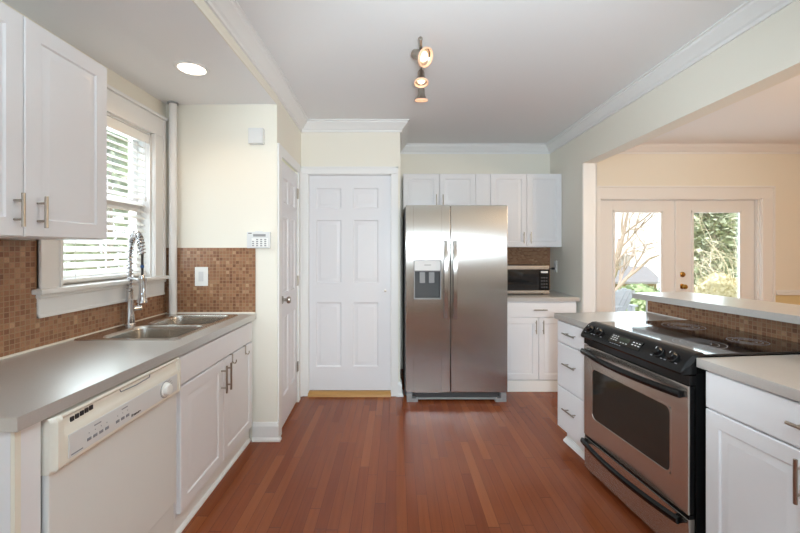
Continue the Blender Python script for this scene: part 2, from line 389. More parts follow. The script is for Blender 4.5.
m = MB(); m.lathe((DX1-.055, DWY+.02, .985), (0, -1, 0), [(.0, 0), (.012, 0), (.012, .004), (.006, .005), (.0, .003)], 16)
sub('latch_cover', m, 'nickel', d1, 'small round metal latch cover')
# door_2: closet door on the side wall
d2 = thing('door_2', 'narrow white six-panel closet door on the side wall with round knob', 'door', tuple(sw(.39, 0)), srz, kind='structure')
m = MB(); dv0, dv1 = .094, .686
six_panel(m, lambda u, z, d: sw(dv0+u, -.035+d)+V((0, 0, .02+z)), dv1-dv0, 2.03, .033)
sub('door_leaf', m, 'door', d2)
m = MB(); swbox(m, .012, .09, 0, .012, 0, 2.145); swbox(m, .69, .765, 0, .012, 0, 2.145); swbox(m, .09, .69, 0, .012, 2.067, 2.145)
sub('door_casing', m, 'trim', d2)
for hz in (.28, 1.05, 1.83):
    m = MB(); p = sw(.688, .004); m.cyl((p.x, p.y, hz), (p.x, p.y, hz+.09), .007); swbox(m, .66, .687, -.001, .003, hz, hz+.09)
    sub('hinge', m, 'nickel', d2)
m = MB(); p = sw(.155, 0); nv = (sd.y, -sd.x, 0)
m.lathe((p.x, p.y, .99), nv, [(0, -.002), (.03, -.002), (.03, .004), (.012, .008), (.011, .03), (.024, .036), (.028, .048), (.024, .06), (0, .064)], 24)
sub('knob', m, 'nickel', d2)

# window_1 over the sink
w1 = thing('window_1', 'white-cased window over the sink', 'window', (LX, (WY0+WY1)/2, WZ0), kind='structure')
m = MB(); e = LX+.02
m.box(LX, e, WY0-.125, WY0, WZ0-.001, 2.16, .003); m.box(LX, e, WY1, WY1+.122, WZ0-.001, 2.16, .003); m.box(LX, e+.004, WY0-.125, WY1+.122, 2.16, 2.285, .003)
m.box(LX, e+.02, WY0-.135, WY1+.132, 2.285, 2.305, .004)
m.box(LX, e+.008, WY0-.02, WY0-.004, WZ0, 2.17, .003); m.box(LX, e+.008, WY1+.004, WY1+.02, WZ0, 2.17, .003)
m.box(LX, e+.010, WY1+.1, WY1+.122, WZ0, 2.285, .003); m.box(LX, e+.010, WY0-.125, WY0-.103, WZ0, 2.285, .003)
sub('window_casing', m, 'trim', w1)
m = MB(); m.box(LX-.14, LX, WY0, WY0+.012, WZ0, WZ1); m.box(LX-.14, LX, WY1-.012, WY1, WZ0, WZ1); m.box(LX-.14, LX, WY0, WY1, WZ1-.012, WZ1)
for z0, z1 in ((WZ0, 1.675), (1.665, WZ1-.012)):
    xs = -.115 if z0 > 1.3 else -.09
    m.box(LX+xs, LX+xs+.03, WY0+.012, WY0+.06, z0, z1, .003); m.box(LX+xs, LX+xs+.03, WY1-.06, WY1-.012, z0, z1, .003)
    m.box(LX+xs, LX+xs+.03, WY0+.06, WY1-.06, z0, z0+.045, .003); m.box(LX+xs, LX+xs+.03, WY0+.06, WY1-.06, z1-.04, z1, .003)
sub('sash_frame', m, 'trim', w1)
m = MB(); m.box(LX-.078, LX-.075, WY0+.06, WY1-.06, WZ0+.04, 1.64); m.box(LX-.103, LX-.1, WY0+.06, WY1-.06, 1.70, WZ1-.05)
sub('window_pane', m, 'glass', w1)
m = MB(); m.box(LX-.14, LX+.0, WY0, WY1, WZ0-.02, WZ0); m.box(LX, LX+.055, WY0-.15, WY1+.14, WZ0-.024, WZ0, .006)
sub('window_sill', m, 'trim', w1)
m = MB(); m.box(LX, LX+.018, WY0-.125, WY1+.122, 1.055, WZ0-.024, .003); m.box(LX, LX+.03, WY0-.13, WY1+.127, WZ0-.045, WZ0-.024, .006); m.box(LX, LX+.022, WY0-.125, WY1+.122, 1.055, 1.072, .003)
sub('sill_apron', m, 'trim', w1)
# rear window
w2 = thing('window_2', 'wide window in the rear wall', 'window', (.2, REAR, 1.3), kind='structure')
m = MB()
for x in (-1.15, -.27, .61, 1.49): m.box(x, x+.06, REAR-.1, REAR-.05, 1.3, 1.68)
m.box(-1.15, 1.55, REAR-.1, REAR-.05, 1.3, 1.33); m.box(-1.15, 1.55, REAR-.1, REAR-.05, 1.65, 1.68)
sub('window_frame', m, 'trim', w2)
sub('window_pane', MB().box(-1.1, 1.5, REAR-.078, REAR-.074, 1.325, 1.655), 'glass', w2)

# french doors
fcz = FZ
m = MB(); m.box(FX0-.14, FX0, BY-.02, BY, 0, FZ, .003); m.box(FX1, FX1+.14, BY-.02, BY, 0, FZ, .003); m.box(FX0-.14, FX1+.14, BY-.02, BY, FZ, FZ+.14, .003)
m.box(FX0-.14, FX0-.12, BY-.03, BY-.02, 0, FZ+.14, .003); m.box(FX1+.12, FX1+.14, BY-.03, BY-.02, 0, FZ+.14, .003); m.box(FX0-.14, FX1+.14, BY-.03, BY-.02, FZ+.12, FZ+.14, .003)
m.box(FX0-.004, FX0+.012, BY-.01, BY+.14, 0, FZ); m.box(FX1-.012, FX1+.004, BY-.01, BY+.14, 0, FZ); m.box(FX0, FX1, BY-.01, BY+.14, FZ-.012, FZ+.002)
m.box(FX1-.03, FX1-.012, BY+.01, BY+.05, 0, FZ)
struct('trim_9', m, 'trim', 'white casing around the french doors', 'trim')
FC = (FX0+FX1)/2
def french(name, x0, x1, label, knobs):
    t = thing(name, label, 'door', ((x0+x1)/2, BY+.07, 0), kind='structure')
    y0, y1 = BY+.055, BY+.097; sl_, sr = .165, .165
    m = MB(); m.box(x0, x0+sl_, y0, y1, .015, FZ-.015, .002); m.box(x1-sr, x1, y0, y1, .015, FZ-.015, .002)
    m.box(x0+sl_, x1-sr, y0, y1, FZ-.135, FZ-.015); m.box(x0+sl_, x1-sr, y0, y1, .015, .26)
    a, b, c, d = x0+sl_, x1-sr, .26, FZ-.135
    for q, s in ((.0, .012), (.012, .008)):
        m.box(a+q, a+q+.014, y0-s, y0+.004, c, d, .003); m.box(b-q-.014, b-q, y0-s, y0+.004, c, d, .003)
        m.box(a, b, y0-s, y0+.004, c+q, c+q+.014, .003); m.box(a, b, y0-s, y0+.004, d-q-.014, d-q, .003)
    sub('door_frame', m, 'trim', t)
    sub('door_glass', MB().box(a+.002, b-.002, y0+.018, y0+.022, c+.002, d-.002), 'glass', t)
    if knobs:
        for z, nm in ((1.085, 'deadbolt'), (.945, 'knob')):
            m = MB(); m.lathe((x0+.06, y0, z), (0, -1, 0), [(0, -.001), (.032, -.001), (.03, .008), (.013, .012), (.012, .03), (.026, .038), (.028, .05), (.02, .06), (0, .062)] if nm == 'knob' else [(0, -.001), (.032, -.001), (.029, .012), (.014, .016), (.012, .02), (0, .021)], 20)
            if nm == 'deadbolt': m.box(x0+.045, x0+.075, y0-.034, y0-.018, z-.006, z+.006, .003)
            sub(nm, m, 'brass', t, 'brass '+nm)
french('door_3', FX0+.014, FC-.002, 'left french door with full glass pane', False)
t4 = french('door_4', FC+.002, FX1-.014, 'right french door with brass knob and deadbolt', True)
m = MB(); m.box(FC-.028, FC+.028, BY+.04, BY+.054, .02, FZ-.016, .003)
struct('trim_10', m, 'trim', 'white astragal strip between the french doors', 'trim')

# ================================================================ CABINET HELPERS
def door_prof(t=.02, st=.055):
    return [(0, 0), (0, t-.004), (.004, t), (st, t), (st+.005, t-.0065), (st+.014, t-.0065), (st+.034, t-.001), (st+.04, t-.001)]
def slab_prof(t=.02): return [(0, 0), (0, t-.005), (.002, t-.002), (.006, t)]
def handle_mb(c, along, n, L=.13, r=.006, so=.032):
    c, along, n = V(c), V(along), V(n); m = MB()
    b = c+n*so
    m.cyl(b-along*(L/2+.015), b+along*(L/2+.015), r)
    for s in (-1, 1): m.cyl(c+along*(s*L*.38), b+along*(s*L*.38), r*.75)
    return m
def arc_handle(c, along, n, L=.1, r=.005, so=.028):
    c, along, n = V(c), V(along), V(n); m = MB(); pts = []
    for k in range(11):
        a = -1+2*k/10; pts.append(c+along*(a*L/2)+n*(so*(1-abs(a)**4)))
    m.tube(pts, r, 10); return m
Zv = (0, 0, 1)

# ---------------------------------------------------------------- left base run
FXL = -1.045            # face of carcasses
def carcass(m, x0, x1, y0, y1, z0=.1, z1=.872, t=.018, front=None):
    m.box(x0, x1, y0, y0+t, z0, z1); m.box(x0, x1, y1-t, y1, z0, z1); m.box(x0, x1, y0+t, y1-t, z0, z0+t)
    return m
# end cabinet panel nearest the camera
t = thing('cabinet_end_panel', 'cream-edged white end panel at the near end of the left counter', 'cabinet panel', (-1.36, 1.10, 0))
m = MB(); m.box(LX+.003, FXL-.012, 1.055, 1.073, 0, .872); sub('side_panel', m, 'cab', t)
m = MB(); m.box(FXL-.012, FXL, 1.055, 1.073, 0, .872, .001); sub('edge_strip', m, 'cream', t, 'cream edge strip')
m = MB(); m.box(FXL-.02, FXL-.002, 1.073, 1.135, 0, .872, .001); m.box(LX+.02, FXL-.02, 1.117, 1.135, 0, .872); sub('filler_strip', m, 'cab', t)
# dishwasher
DY0, DY1 = 1.142, 1.812
t = thing('dishwasher', 'white dishwasher with bisque control panel and round dial', 'dishwasher', (-1.3, (DY0+DY1)/2, 0))
m = MB(); m.box(LX+.06, FXL-.01, DY0+.004, DY1-.004, .1, .868); m.box(LX+.06, FXL-.05, DY0+.01, DY1-.01, 0.0, .1); sub('tub', m, 'grey', t)
m = MB(); m.box(FXL-.012, FXL+.013, DY0+.002, DY1-.002, .192, .70, .006); sub('door', m, 'dwdoor', t)
m = MB(); m.box(FXL-.045, FXL-.012, DY0+.006, DY1-.006, .02, .185, .004); m.box(FXL-.012, FXL+.004, DY0+.006, DY1-.006, .06, .185, .004); sub('kick_panel', m, 'dwdoor', t)
m = MB(); prof = [(-.03, .70), (.018, .70), (.026, .706), (.03, .715), (.03, .800), (.022, .815), (.018, .835), (.018, .850), (.024, .858), (.022, .866), (-.03, .868)]
m.loops([[V((FXL+a, y, b)) for a, b in prof] for y in (DY0+.03, DY1-.012)])
for yy, dy in ((DY0, .03), (DY1, -.012)):
    o_ = [(-.03, .70), (.020, .70), (.028, .706), (.034, .715), (.034, .850), (.03, .862), (.022, .868), (-.03, .868)]
    m.loops([[V((FXL+a*(1 if k else .55), yy+dy*k*.0+dy*(0 if not k else .35), b)) for a, b in o_] for k in (0, 1)]+[[V((FXL+a, yy+dy, b)) for a, b in o_]])
con = sub('control_console', m, 'bisque', t)
m = MB(); m.box(FXL+.029, FXL+.0325, DY0+.05, DY1-.03, .722, .797, .0015); sub('control_panel', m, 'paleg', con, 'pale grey control strip')
m = MB()
for k in range(5): m.box(FXL+.015, FXL+.0215, DY0+.070+k*.019, DY0+.084+k*.019, .828+k*.0012, .843+k*.0012, .001)
sub('vent', m, 'ink', con, 'black vent slots')
m = MB(); m.tube([(FXL+.0185, 1.43, .852), (FXL+.0205, 1.435, .842), (FXL+.0205, 1.52, .838), (FXL+.0205, 1.60, .842), (FXL+.0185, 1.605, .852)], .0018, 6); sub('latch_pull', m, 'midink', con)
m = MB(); m.lathe((FXL+.0325, 1.69, .758), (1, 0, 0), [(.0, 0), (.031, 0), (.031, .004), (.026, .006), (.024, .018), (.021, .021), (0, .021)], 28); sub('dial', m, 'white', con, 'round white dial')
m = MB(); m.lathe((FXL+.0325, 1.69, .758), (1, 0, 0), [(.033, 0), (.0355, 0), (.0355, .0006), (.033, .0006)], 28, False, False)
for k in range(7):
    a = -1.0+k*.33; m.box(FXL+.0322, FXL+.0329, 1.69+.041*math.cos(a), 1.69+.041*math.cos(a)+.014, .758+.037*math.sin(a)-.001, .758+.037*math.sin(a)+.001)
sub('dial_markings', m, 'midink', con)
for g, (ya, nb) in enumerate(((1.262, 4), (1.392, 3))):
    for k in range(nb):
        sub('button', MB().box(FXL+.032, FXL+.0338, ya+k*.026, ya+.017+k*.026, .742, .752, .001), 'midink', con)
        sub('indicator_lamp', MB().box(FXL+.032, FXL+.0330, ya+.007+k*.026, ya+.010+k*.026, .765, .768), 'midink', con)
    sub('caption_print', MB().box(FXL+.032, FXL+.0330, ya+.03, ya+.06, .779, .783), 'midink', con)
sub('caption_print', MB().box(FXL+.032, FXL+.033, 1.20, 1.245, .7285, .7325), 'midink', con)
def text_mesh(name, s, size, mat, parent, mtx):
    cu = bpy.data.curves.new('txt', 'FONT'); cu.body = s; cu.size = size; cu.extrude = .0003; cu.align_x = 'CENTER'; cu.align_y = 'CENTER'; cu.offset = .0004
    o = bpy.data.objects.new('txt', cu); C.objects.link(o); dg = bpy.context.evaluated_depsgraph_get()
    me = bpy.data.meshes.new_from_object(o.evaluated_get(dg)); bpy.data.objects.remove(o)
    bm = bmesh.new(); bm.from_mesh(me); bmesh.ops.transform(bm, matrix=mtx, verts=bm.verts)
    mb = MB(); mb.bm.free(); mb.bm = bm; return sub(name, mb, mat, parent)
text_mesh('brand_lettering', 'Kenmore', .014, 'ink', con, Matrix.Translation((FXL+.0328, 1.50, .735)) @ Matrix(((0, 0, 1, 0), (1, 0, 0, 0), (0, 1, 0, 0), (0, 0, 0, 1))))
# sink base cabinet
SY0, SY1 = 1.833, 2.748
t = thing('sink_cabinet', 'white two-door sink base cabinet right of the dishwasher', 'cabinet', (-1.35, (SY0+SY1)/2, 0))
m = MB(); carcass(m, LX+.02, FXL-.0, SY0-.017, SY1+.01)
m.box(LX+.005, LX+.02, SY0-.017, SY1+.01, .1, .872); m.box(FXL-.018, FXL, SY0, SY1, .70, .73); m.box(FXL-.018, FXL, SY0, SY1, .842, .872); m.box(FXL-.018, FXL, SY0, SY1, .1, .125)
m.box(FXL-.018, FXL, 2.26, 2.32, .125, .70)
sub('body', m, 'cab', t)
m = MB(); m.box(FXL-.04, FXL-.012, SY0-.017, SY1+.02, 0, .1); sweep(m, (FXL-.012, SY0-.017, 0), (FXL-.012, SY1+.02, 0), (1, 0, 0), [(0, 0), (.016, 0), (.014, .01), (.004, .018), (0, .02)], 0); sub('toe_kick', m, 'trim', t)
m = MB(); m.panel((FXL, SY0, .724), (0, 1, 0), (1, 0, 0), SY1-SY0, .135, slab_prof()); sub('false_front', m, 'cab', t)
mid = (SY0+SY1)/2
for a, b, hy in ((SY0, mid-.0015, mid-.03), (mid+.0015, SY1, mid+.03)):
    m = MB(); m.panel((FXL, a, .112), (0, 1, 0), (1, 0, 0), b-a, .604, door_prof(st=.06)); d = sub('door', m, 'cab', t)
    sub('handle', handle_mb((FXL+.02, hy, .61), Zv, (1, 0, 0), .13), 'nickel', d)
def hook(y, label):
    t = thing('over_door_hook', label, 'hook', (FXL+.02, y, .716), group='hooks over the sink cabinet doors')
    m = MB(); m.box(FXL-.002, FXL+.024, y-.008, y+.008, .7165, .7185); m.box(FXL+.0212, FXL+.0232, y-.008, y+.008, .66, .7185)
    m.tube([(FXL+.022, y, .675), (FXL+.03, y, .662), (FXL+.04, y, .662), (FXL+.046, y, .672), (FXL+.046, y, .684)], .0035, 8)
    sub('hook_body', m, 'nickel', t)
hook(2.41, 'metal over-door hook above the pair of bar handles'); hook(2.62, 'metal over-door hook nearer the end wall, on the farther sink cabinet door')
# countertop left, with sink cut-out
KX0, KX1, KY0, KY1 = -1.638, -1.10, 1.935, 2.712
m = MB(); z0, z1 = .874, .914
def cf(y): return -1.03+.023*(y-1.047)/1.743
hx0, hx1, hy0, hy1 = KX0+.02, KX1-.02, KY0+.02, KY1-.02
def slab(m, pts, z0, z1): m.prism([(a, b, z0) for a, b in pts], (0, 0, z1-z0))
slab(m, [(LX, 1.047), (cf(1.047), 1.047), (cf(hy0), hy0), (LX, hy0)], z0, z1)
slab(m, [(LX, hy1), (cf(hy1), hy1), (cf(RY), RY), (LX, RY)], z0, z1)
slab(m, [(LX, hy0), (hx0, hy0), (hx0, hy1), (LX, hy1)], z0, z1)
slab(m, [(hx1, hy0), (cf(hy0), hy0), (cf(hy1), hy1), (hx1, hy1)], z0, z1)
tag(m.build('countertop', 'counter'), 'grey laminate countertop around the sink on the left', 'countertop')
# caulk / scribe line
m = MB(); m.box(LX, LX+.015, 1.047, KY0, .914, .922); m.box(-1.57, -1.012, RY-.012, RY, .914, .924); m.box(LX+.0, LX+.014, KY0, RY, .914, .922)
struct('trim_11', m, 'cream', 'pale caulk strip along the left counter edge', 'trim')
# sink
t = thing('sink', 'stainless double-bowl sink set into the left counter', 'sink', ((KX0+KX1)/2, (KY0+KY1)/2, .914))
def rrect(x0, x1, y0, y1, r, z, n=6):
    p = []
    for cx, cy, a0 in ((x1-r, y1-r, 0), (x0+r, y1-r, 90), (x0+r, y0+r, 180), (x1-r, y0+r, 270)):
        for k in range(n+1):
            a = math.radians(a0+90*k/n); p.append(V((cx+r*math.cos(a), cy+r*math.sin(a), z)))
    return p
BX0, BX1 = -1.535, -1.135; BY_ = [(1.972, 2.305), (2.343, 2.676)]
m = MB(); zt = .9185
# rim deck: strips around the bowls
m.loops([rrect(KX0, KX1, KY0, KY1, .03, .9142), rrect(KX0+.004, KX1-.004, KY0+.004, KY1-.004, .028, zt)], cap0=False, cap1=False)
bmr = m.bm
outer = rrect(KX0+.004, KX1-.004, KY0+.004, KY1-.004, .028, zt)
ov = [bmr.verts.new(p) for p in outer]; edges = [bmr.edges.new((ov[i], ov[(i+1) % len(ov)])) for i in range(len(ov))]
for a, b in BY_:
    hv = [bmr.verts.new(p) for p in rrect(BX0, BX1, a, b, .06, zt)]
    edges += [bmr.edges.new((hv[i], hv[(i+1) % len(hv)])) for i in range(len(hv))]
bmesh.ops.triangle_fill(bmr, use_beauty=True, edges=edges, normal=(0, 0, 1))
sub('rim', m, 'sink', t)
for a, b in BY_:
    m = MB()
    m.loops([rrect(BX0+i, BX1-i, a+i, b-i, max(.02, .06-i*.3), z) for i, z in ((0, zt), (.004, zt-.004), (.008, zt-.02), (.014, .775), (.024, .756), (.05, .748), (.15, .744))], cap0=False)
    o = sub('bowl', m, 'sink', t)
    m = MB(); m.lathe(((BX0+BX1)/2, (a+b)/2, .7442), (0, 0, 1), [(0, .0), (.042, 0), (.04, .003), (.03, .002), (.0, .001)], 20); sub('drain', m, 'chrome', o)
# faucet
fx, fy = -1.607, 2.325
t = thing('faucet', 'tall chrome spring-neck faucet standing behind the sink bowls', 'faucet', (fx, fy, zt))
dv = V((.73, -.68, 0)).normalized(); F0 = V((fx, fy, 0))
m = MB(); m.lathe((fx, fy, zt), (0, 0, 1), [(0, 0), (.03, 0), (.03, .006), (.025, .012), (.023, .10), (.023, .15), (.018, .155), (.017, .21), (0, .21)], 24); sub('base', m, 'chrome', t)
ztop = 1.312; R_ = .134; path = []
for k in range(14): path.append(F0+V((0, 0, zt+.2+(ztop-zt-.2)*k/13)))
for k in range(1, 17):
    a = math.pi-math.pi*.93*k/16; path.append(F0+dv*(R_+R_*math.cos(a))+V((0, 0, ztop+R_*1.15*math.sin(a))))
end = path[-1]
m = MB(); m.tube(path, .0095, 12); sub('neck_tube', m, 'chrome', t)
# spring coil round the neck
m = MB(); L = [0]
for a, b in zip(path, path[1:]): L.append(L[-1]+(b-a).length)
tot = L[-1]; turns = 30; N = turns*10; hp = []; side = dv.cross(V((0, 0, 1)))
import bisect
for i in range(N+1):
    s = tot*i/N; j = min(max(bisect.bisect_right(L, s)-1, 0), len(path)-2); f = (s-L[j])/(L[j+1]-L[j])
    p = path[j].lerp(path[j+1], f); d = (path[j+1]-path[j]).normalized(); e1 = side; e2 = d.cross(e1).normalized()
    ang = 2*math.pi*turns*i/N; hp.append(p+(e1*math.cos(ang)+e2*math.sin(ang))*.0155)
m.tube(hp, .0042, 6); sub('spring', m, 'chrome', t)
hb = F0+dv*(2*R_-.004); zc = 1.20
m = MB(); m.tube([end, hb+V((0, 0, end.z-.05)), hb+V((0, 0, zc+.03))], .0065, 12); sub('hose', m, 'rubber', t)
m = MB(); m.cyl(hb+V((0, 0, end.z-.075)), hb+V((0, 0, end.z-.06)), .009, seg=14); sub('hose_ring', m, 'blue', t)
m = MB(); m.lathe(tuple(hb+V((0, 0, 1.075))), (0, 0, 1), [(0, 0), (.026, 0), (.027, .012), (.019, .03), (.016, .06), (.017, .11), (.013, .155), (0, .155)], 20)
m.tube([hb+V((0, 0, 1.20))+dv*.018, hb+V((0, 0, 1.17))+dv*.03, hb+V((0, 0, 1.11))+dv*.03], .005, 8); sub('spray_head', m, 'chrome', t)
m = MB(); m.cyl(F0+V((0, 0, zc)), hb+V((0, 0, zc))-dv*.012, .0075); m.lathe(tuple(hb+V((0, 0, zc-.012))), (0, 0, 1), [(.018, 0), (.022, 0), (.022, .024), (.018, .024), (.018, 0)], 20, False, False); sub('support_arm', m, 'chrome', t)
m = MB(); hd = V((.55, .83, 0)).normalized(); q = F0+V((0, 0, 1.015)); m.cyl(q+hd*.018, q+hd*.055, .016); m.cyl(q+hd*.055, q+hd*.06, .019)
m.tube([q+hd*.045+V((0, 0, .012)), q+hd*.05+V((0, 0, .06)), q+hd*.055+V((0, 0, .11))], [.006, .005, .0055], 10); sub('lever', m, 'chrome', t)
# backsplash left
m = MB(); tx = LX+.008
m.box(LX, tx, 1.047, WY0-.125, .914, 1.413); m.box(LX, tx, WY0-.125, WY1+.122, .914, 1.055); m.box(LX, tx, WY1+.122, RY, .914, 1.386)
tag(m.build('tile_backsplash', 'tile_y'), 'brown mosaic tile running below the sink window', 'backsplash', kind='structure')
m = MB(); m.box(LX+.008, -1.012, RY-.008, RY, .914, 1.386)
tag(m.build('tile_backsplash', 'tile_x'), 'brown mosaic tile panel on the wall at the end of the left counter', 'backsplash', kind='structure')
# wall cabinet left
UX = -1.32
t = thing('wall_cabinet', 'large white two-door wall cabinet nearest the camera, left of the window', 'cabinet', (-1.49, 1.34, 1.415))
m = MB(); m.box(LX+.002, UX, .955, 1.734, 1.415, 2.19, .001); sub('body', m, 'cab', t)
for a, b, hy in ((.955, 1.3455, 1.311), (1.3485, 1.735, 1.397)):
    m = MB(); m.panel((UX, a, 1.417), (0, 1, 0), (1, 0, 0), b-a, .773, door_prof(st=.062)); d = sub('door', m, 'cab', t)
    sub('handle', handle_mb((UX+.02, hy, 1.507), Zv, (1, 0, 0), .085), 'nickel', d)
# blind
bxc = LX-.045
t = thing('window_blind', 'white horizontal slat blind in the sink window', 'window blind', (bxc, (WY0+WY1)/2, WZ0+.01))
m = MB(); m.box(bxc-.028, bxc+.028, WY0+.016, WY1-.016, 2.10, 2.146); m.box(bxc+.030, bxc+.040, WY0+.014, WY1-.014, 2.085, 2.147, .003); sub('valance', m, 'slat', t)
m = MB(); z = 1.245; sa = math.radians(34)
while z < 2.09:
    ca, s_ = math.cos(sa)*.025, math.sin(sa)*.025
    m.prism([(bxc-ca, WY0+.018, z+s_-.0014), (bxc+ca, WY0+.018, z-s_-.0014), (bxc+ca, WY0+.018, z-s_+.0014), (bxc-ca, WY0+.018, z+s_+.0014)], (0, WY1-WY0-.036, 0)); z += .043
sub('slats', m, 'slat', t)
m = MB(); m.box(bxc-.026, bxc+.026, WY0+.018, WY1-.018, 1.203, 1.221, .003); sub('bottom_rail', m, 'slat', t)
for y in (WY0+.12, WY1-.12):
    for q in (-.027, .027): m = MB(); m.cyl((bxc+q, y, 1.22), (bxc+q, y, 2.1), .0012, seg=6); sub('ladder_cord', m, 'slat', t)
m = MB(); m.cyl((bxc+.045, WY1-.06, 2.09), (bxc+.045, WY1-.06, 1.72), .002, seg=6); m.lathe((bxc+.045, WY1-.06, 1.69), (0, 0, 1), [(0, 0), (.008, .004), (.006, .03), (0, .034)], 12); m.cyl((bxc+.045, WY1-.075, 2.09), (bxc+.045, WY1-.075, 1.72), .0015, seg=6); sub('pull_cord', m, 'paleg', t)
# pipe
t = thing('riser_pipe', 'white painted vertical pipe in the corner beside the window', 'pipe', (-1.588, 2.742, .915))
m = MB(); m.cyl((-1.588, 2.742, .915), (-1.588, 2.742, LZ-.002), .026, seg=20); sub('pipe', m, 'trim', t)
m = MB(); m.lathe((-1.588, 2.742, LZ-.012), (0, 0, 1), [(.0265, 0), (.034, 0), (.034, .012), (.0265, .012)], 20, False, False); sub('collar', m, 'grey', t)
# outlet on end wall tile
t = thing('wall_switch', 'white dimmer switch plate on the brown tile at the end wall', 'switch', (-1.397, RY-.008, 1.18))
m = MB(); m.box(-1.444, -1.35, RY-.014, RY-.008, 1.112, 1.248, .003); sub('plate', m, 'white', t)
m = MB(); m.box(-1.416, -1.382, RY-.017, RY-.013, 1.145, 1.215, .0015); sub('rocker', m, 'paleg', t)
m = MB(); m.box(-1.376, -1.37, RY-.017, RY-.013, 1.145, 1.215, .001); sub('slider', m, 'white', t)
# alarm keypad
t = thing('alarm_keypad', 'white alarm keypad with small display on the end wall', 'keypad', (-.983, RY, 1.44))
m = MB(); m.box(-1.066, -.90, RY-.028, RY, 1.383, 1.5, .005); m.box(-1.01, -.96, RY-.02, RY-.004, 1.498, 1.506, .002); body = sub('body', m, 'paleg', t)
m = MB(); m.box(-1.03, -.912, RY-.030, RY-.027, 1.392, 1.454, .001); sub('key_field', m, 'white', body)
for r in range(4):
    for c in range(4):
        if c == 0 and r == 3: continue
        x = -1.026+c*.029; z = 1.397+r*.0145; sub('key', MB().box(x, x+.014, RY-.033, RY-.029, z, z+.0085, .001), 'grey', t)
m = MB(); m.box(-1.02, -.93, RY-.0295, RY-.027, 1.466, 1.484, .001); sub('display', m, 'grey', t)
m = MB(); m.box(-1.055, -1.03, RY-.0288, RY-.027, 1.487, 1.492); sub('nameplate', m, 'ink', t)
# chime
t = thing('door_chime', 'small pale box mounted high on the end wall', 'chime box', (-.995, RY, 2.18))
m = MB(); m.box(-1.05, -.945, RY-.045, RY, 2.128, 2.238, .004); b_ = sub('body', m, 'paleg', t)
m = MB(); m.box(-1.042, -.953, RY-.048, RY-.044, 2.136, 2.23, .003); sub('cover', m, 'paleg', b_)
# recessed light
t = thing('recessed_light', 'lit round recessed downlight in the lowered ceiling', 'ceiling light', (-1.18, 2.226, LZ))
m = MB(); m.lathe((-1.18, 2.226, LZ), (0, 0, -1), [(.094, 0), (.094, .004), (.086, .008), (.074, .006), (.072, 0)], 36, False, False); sub('trim_ring', m, 'trim', t)
m = MB(); m.lathe((-1.18, 2.226, LZ), (0, 0, -1), [(.0735, .0002), (.0735, .003), (.05, .005), (0, .006)], 36); sub('lens', m, 'lens', t)
lg = light('recessed_lamp', 'SPOT', (-1.18, 2.226, LZ-.02), 8, (1, .70, .42), radius=.06, spot=math.radians(150))
# track light
t = thing('track_light', 'brushed nickel ceiling track with three lit spot heads', 'ceiling light', (.16, 2.45, CZ))
def tp(y): return V((.137+(y-2.15)*.075, y, 0))
m = MB(); a, b = tp(2.13), tp(2.86); m.cyl((a.x, a.y, CZ-.04), (b.x, b.y, CZ-.04), .0095); m.lathe((a.x, a.y, CZ-.04), tuple(a-b), [(0.0, 0), (.012, 0), (.012, .01), (0, .012)], 14)
for y in (2.2, 2.8): m.cyl((tp(y).x, y, CZ), (tp(y).x, y, CZ-.04), .006)
sub('rail', m, 'nickel', t)
def head(y, dirv, pw, k=1.0):
    p = tp(y)+V((0, 0, CZ-.04)); ax = V(dirv).normalized()
    m = MB(); m.cyl(p, p+V((0, 0, -.02)), .006); q = p+V((0, 0, -.024))
    if k > 1: q = q-ax*.045
    P = lambda pr: [(r*k, h*.86*k) for r, h in pr]
    m.lathe(tuple(q), tuple(ax), P([(0, -.012), (.020, -.012), (.023, 0), (.024, .03), (.029, .05), (.037, .068), (.043, .076), (.041, .077), (.034, .07), (.024, .05), (0, .045)]), 28)
    h = sub('lamp_head', m, 'nickel', t)
    m = MB(); m.lathe(tuple(q), tuple(ax), P([(.042, .0735), (.046, .076), (.046, .090), (.041, .090), (.039, .0745)]), 28, False, False); sub('diffuser_ring', m, 'diffuser', h)
    m = MB(); m.lathe(tuple(q), tuple(ax), P([(0, .05), (.022, .056), (.026, .068), (.021, .078), (0, .082)]), 24); sub('bulb', m, 'bulb', h)
    e_ = q+ax*.12; lo = light('track_lamp', 'SPOT', tuple(e_), pw*.6, (1, .85, .68), radius=.04, spot=math.radians(70))
    lo.rotation_euler = ax.to_track_quat('-Z', 'Y').to_euler()
head(2.26, (.66, -.56, -.52), 14, 1.2); head(2.48, (0, -.20, -1), 10); head(2.74, (0, .22, -1), 10)

# ================================================================ BACK RUN
# refrigerator
FFY = 3.47; RX0, RX1 = .087, 1.006; split = .4928
t = thing('refrigerator', 'tall stainless side-by-side refrigerator with ice dispenser', 'refrigerator', ((RX0+RX1)/2, 3.85, 0))
m = MB(); m.box(RX0-.02+.012, RX1-.006, FFY+.075, BY-.09, .03, 1.765, .004); sub('cabinet', m, 'darkgrey', t, 'dark grey cabinet sides')
def fdoor(x0, x1):
    m = MB()
    if x0 < .3:   # with dispenser recess
        dx0, dx1, dz0, dz1 = .163, .405, .93, 1.275
        m.box(x0, dx0, FFY, FFY+.065, .085, 1.775, .006); m.box(dx1, x1, FFY, FFY+.065, .085, 1.775, .006)
        m.box(dx0-.007, dx1+.007, FFY, FFY+.065, .085, dz0, .0); m.box(dx0-.007, dx1+.007, FFY, FFY+.065, dz1, 1.775, .0)
        m.box(dx0-.007, dx1+.007, FFY+.058, FFY+.065, dz0, dz1)
    else: m.box(x0, x1, FFY, FFY+.065, .085, 1.775, .006)
    return sub('door', m, 'steel', t)
dl = fdoor(RX0, split-.002); dr = fdoor(split+.002, RX1)
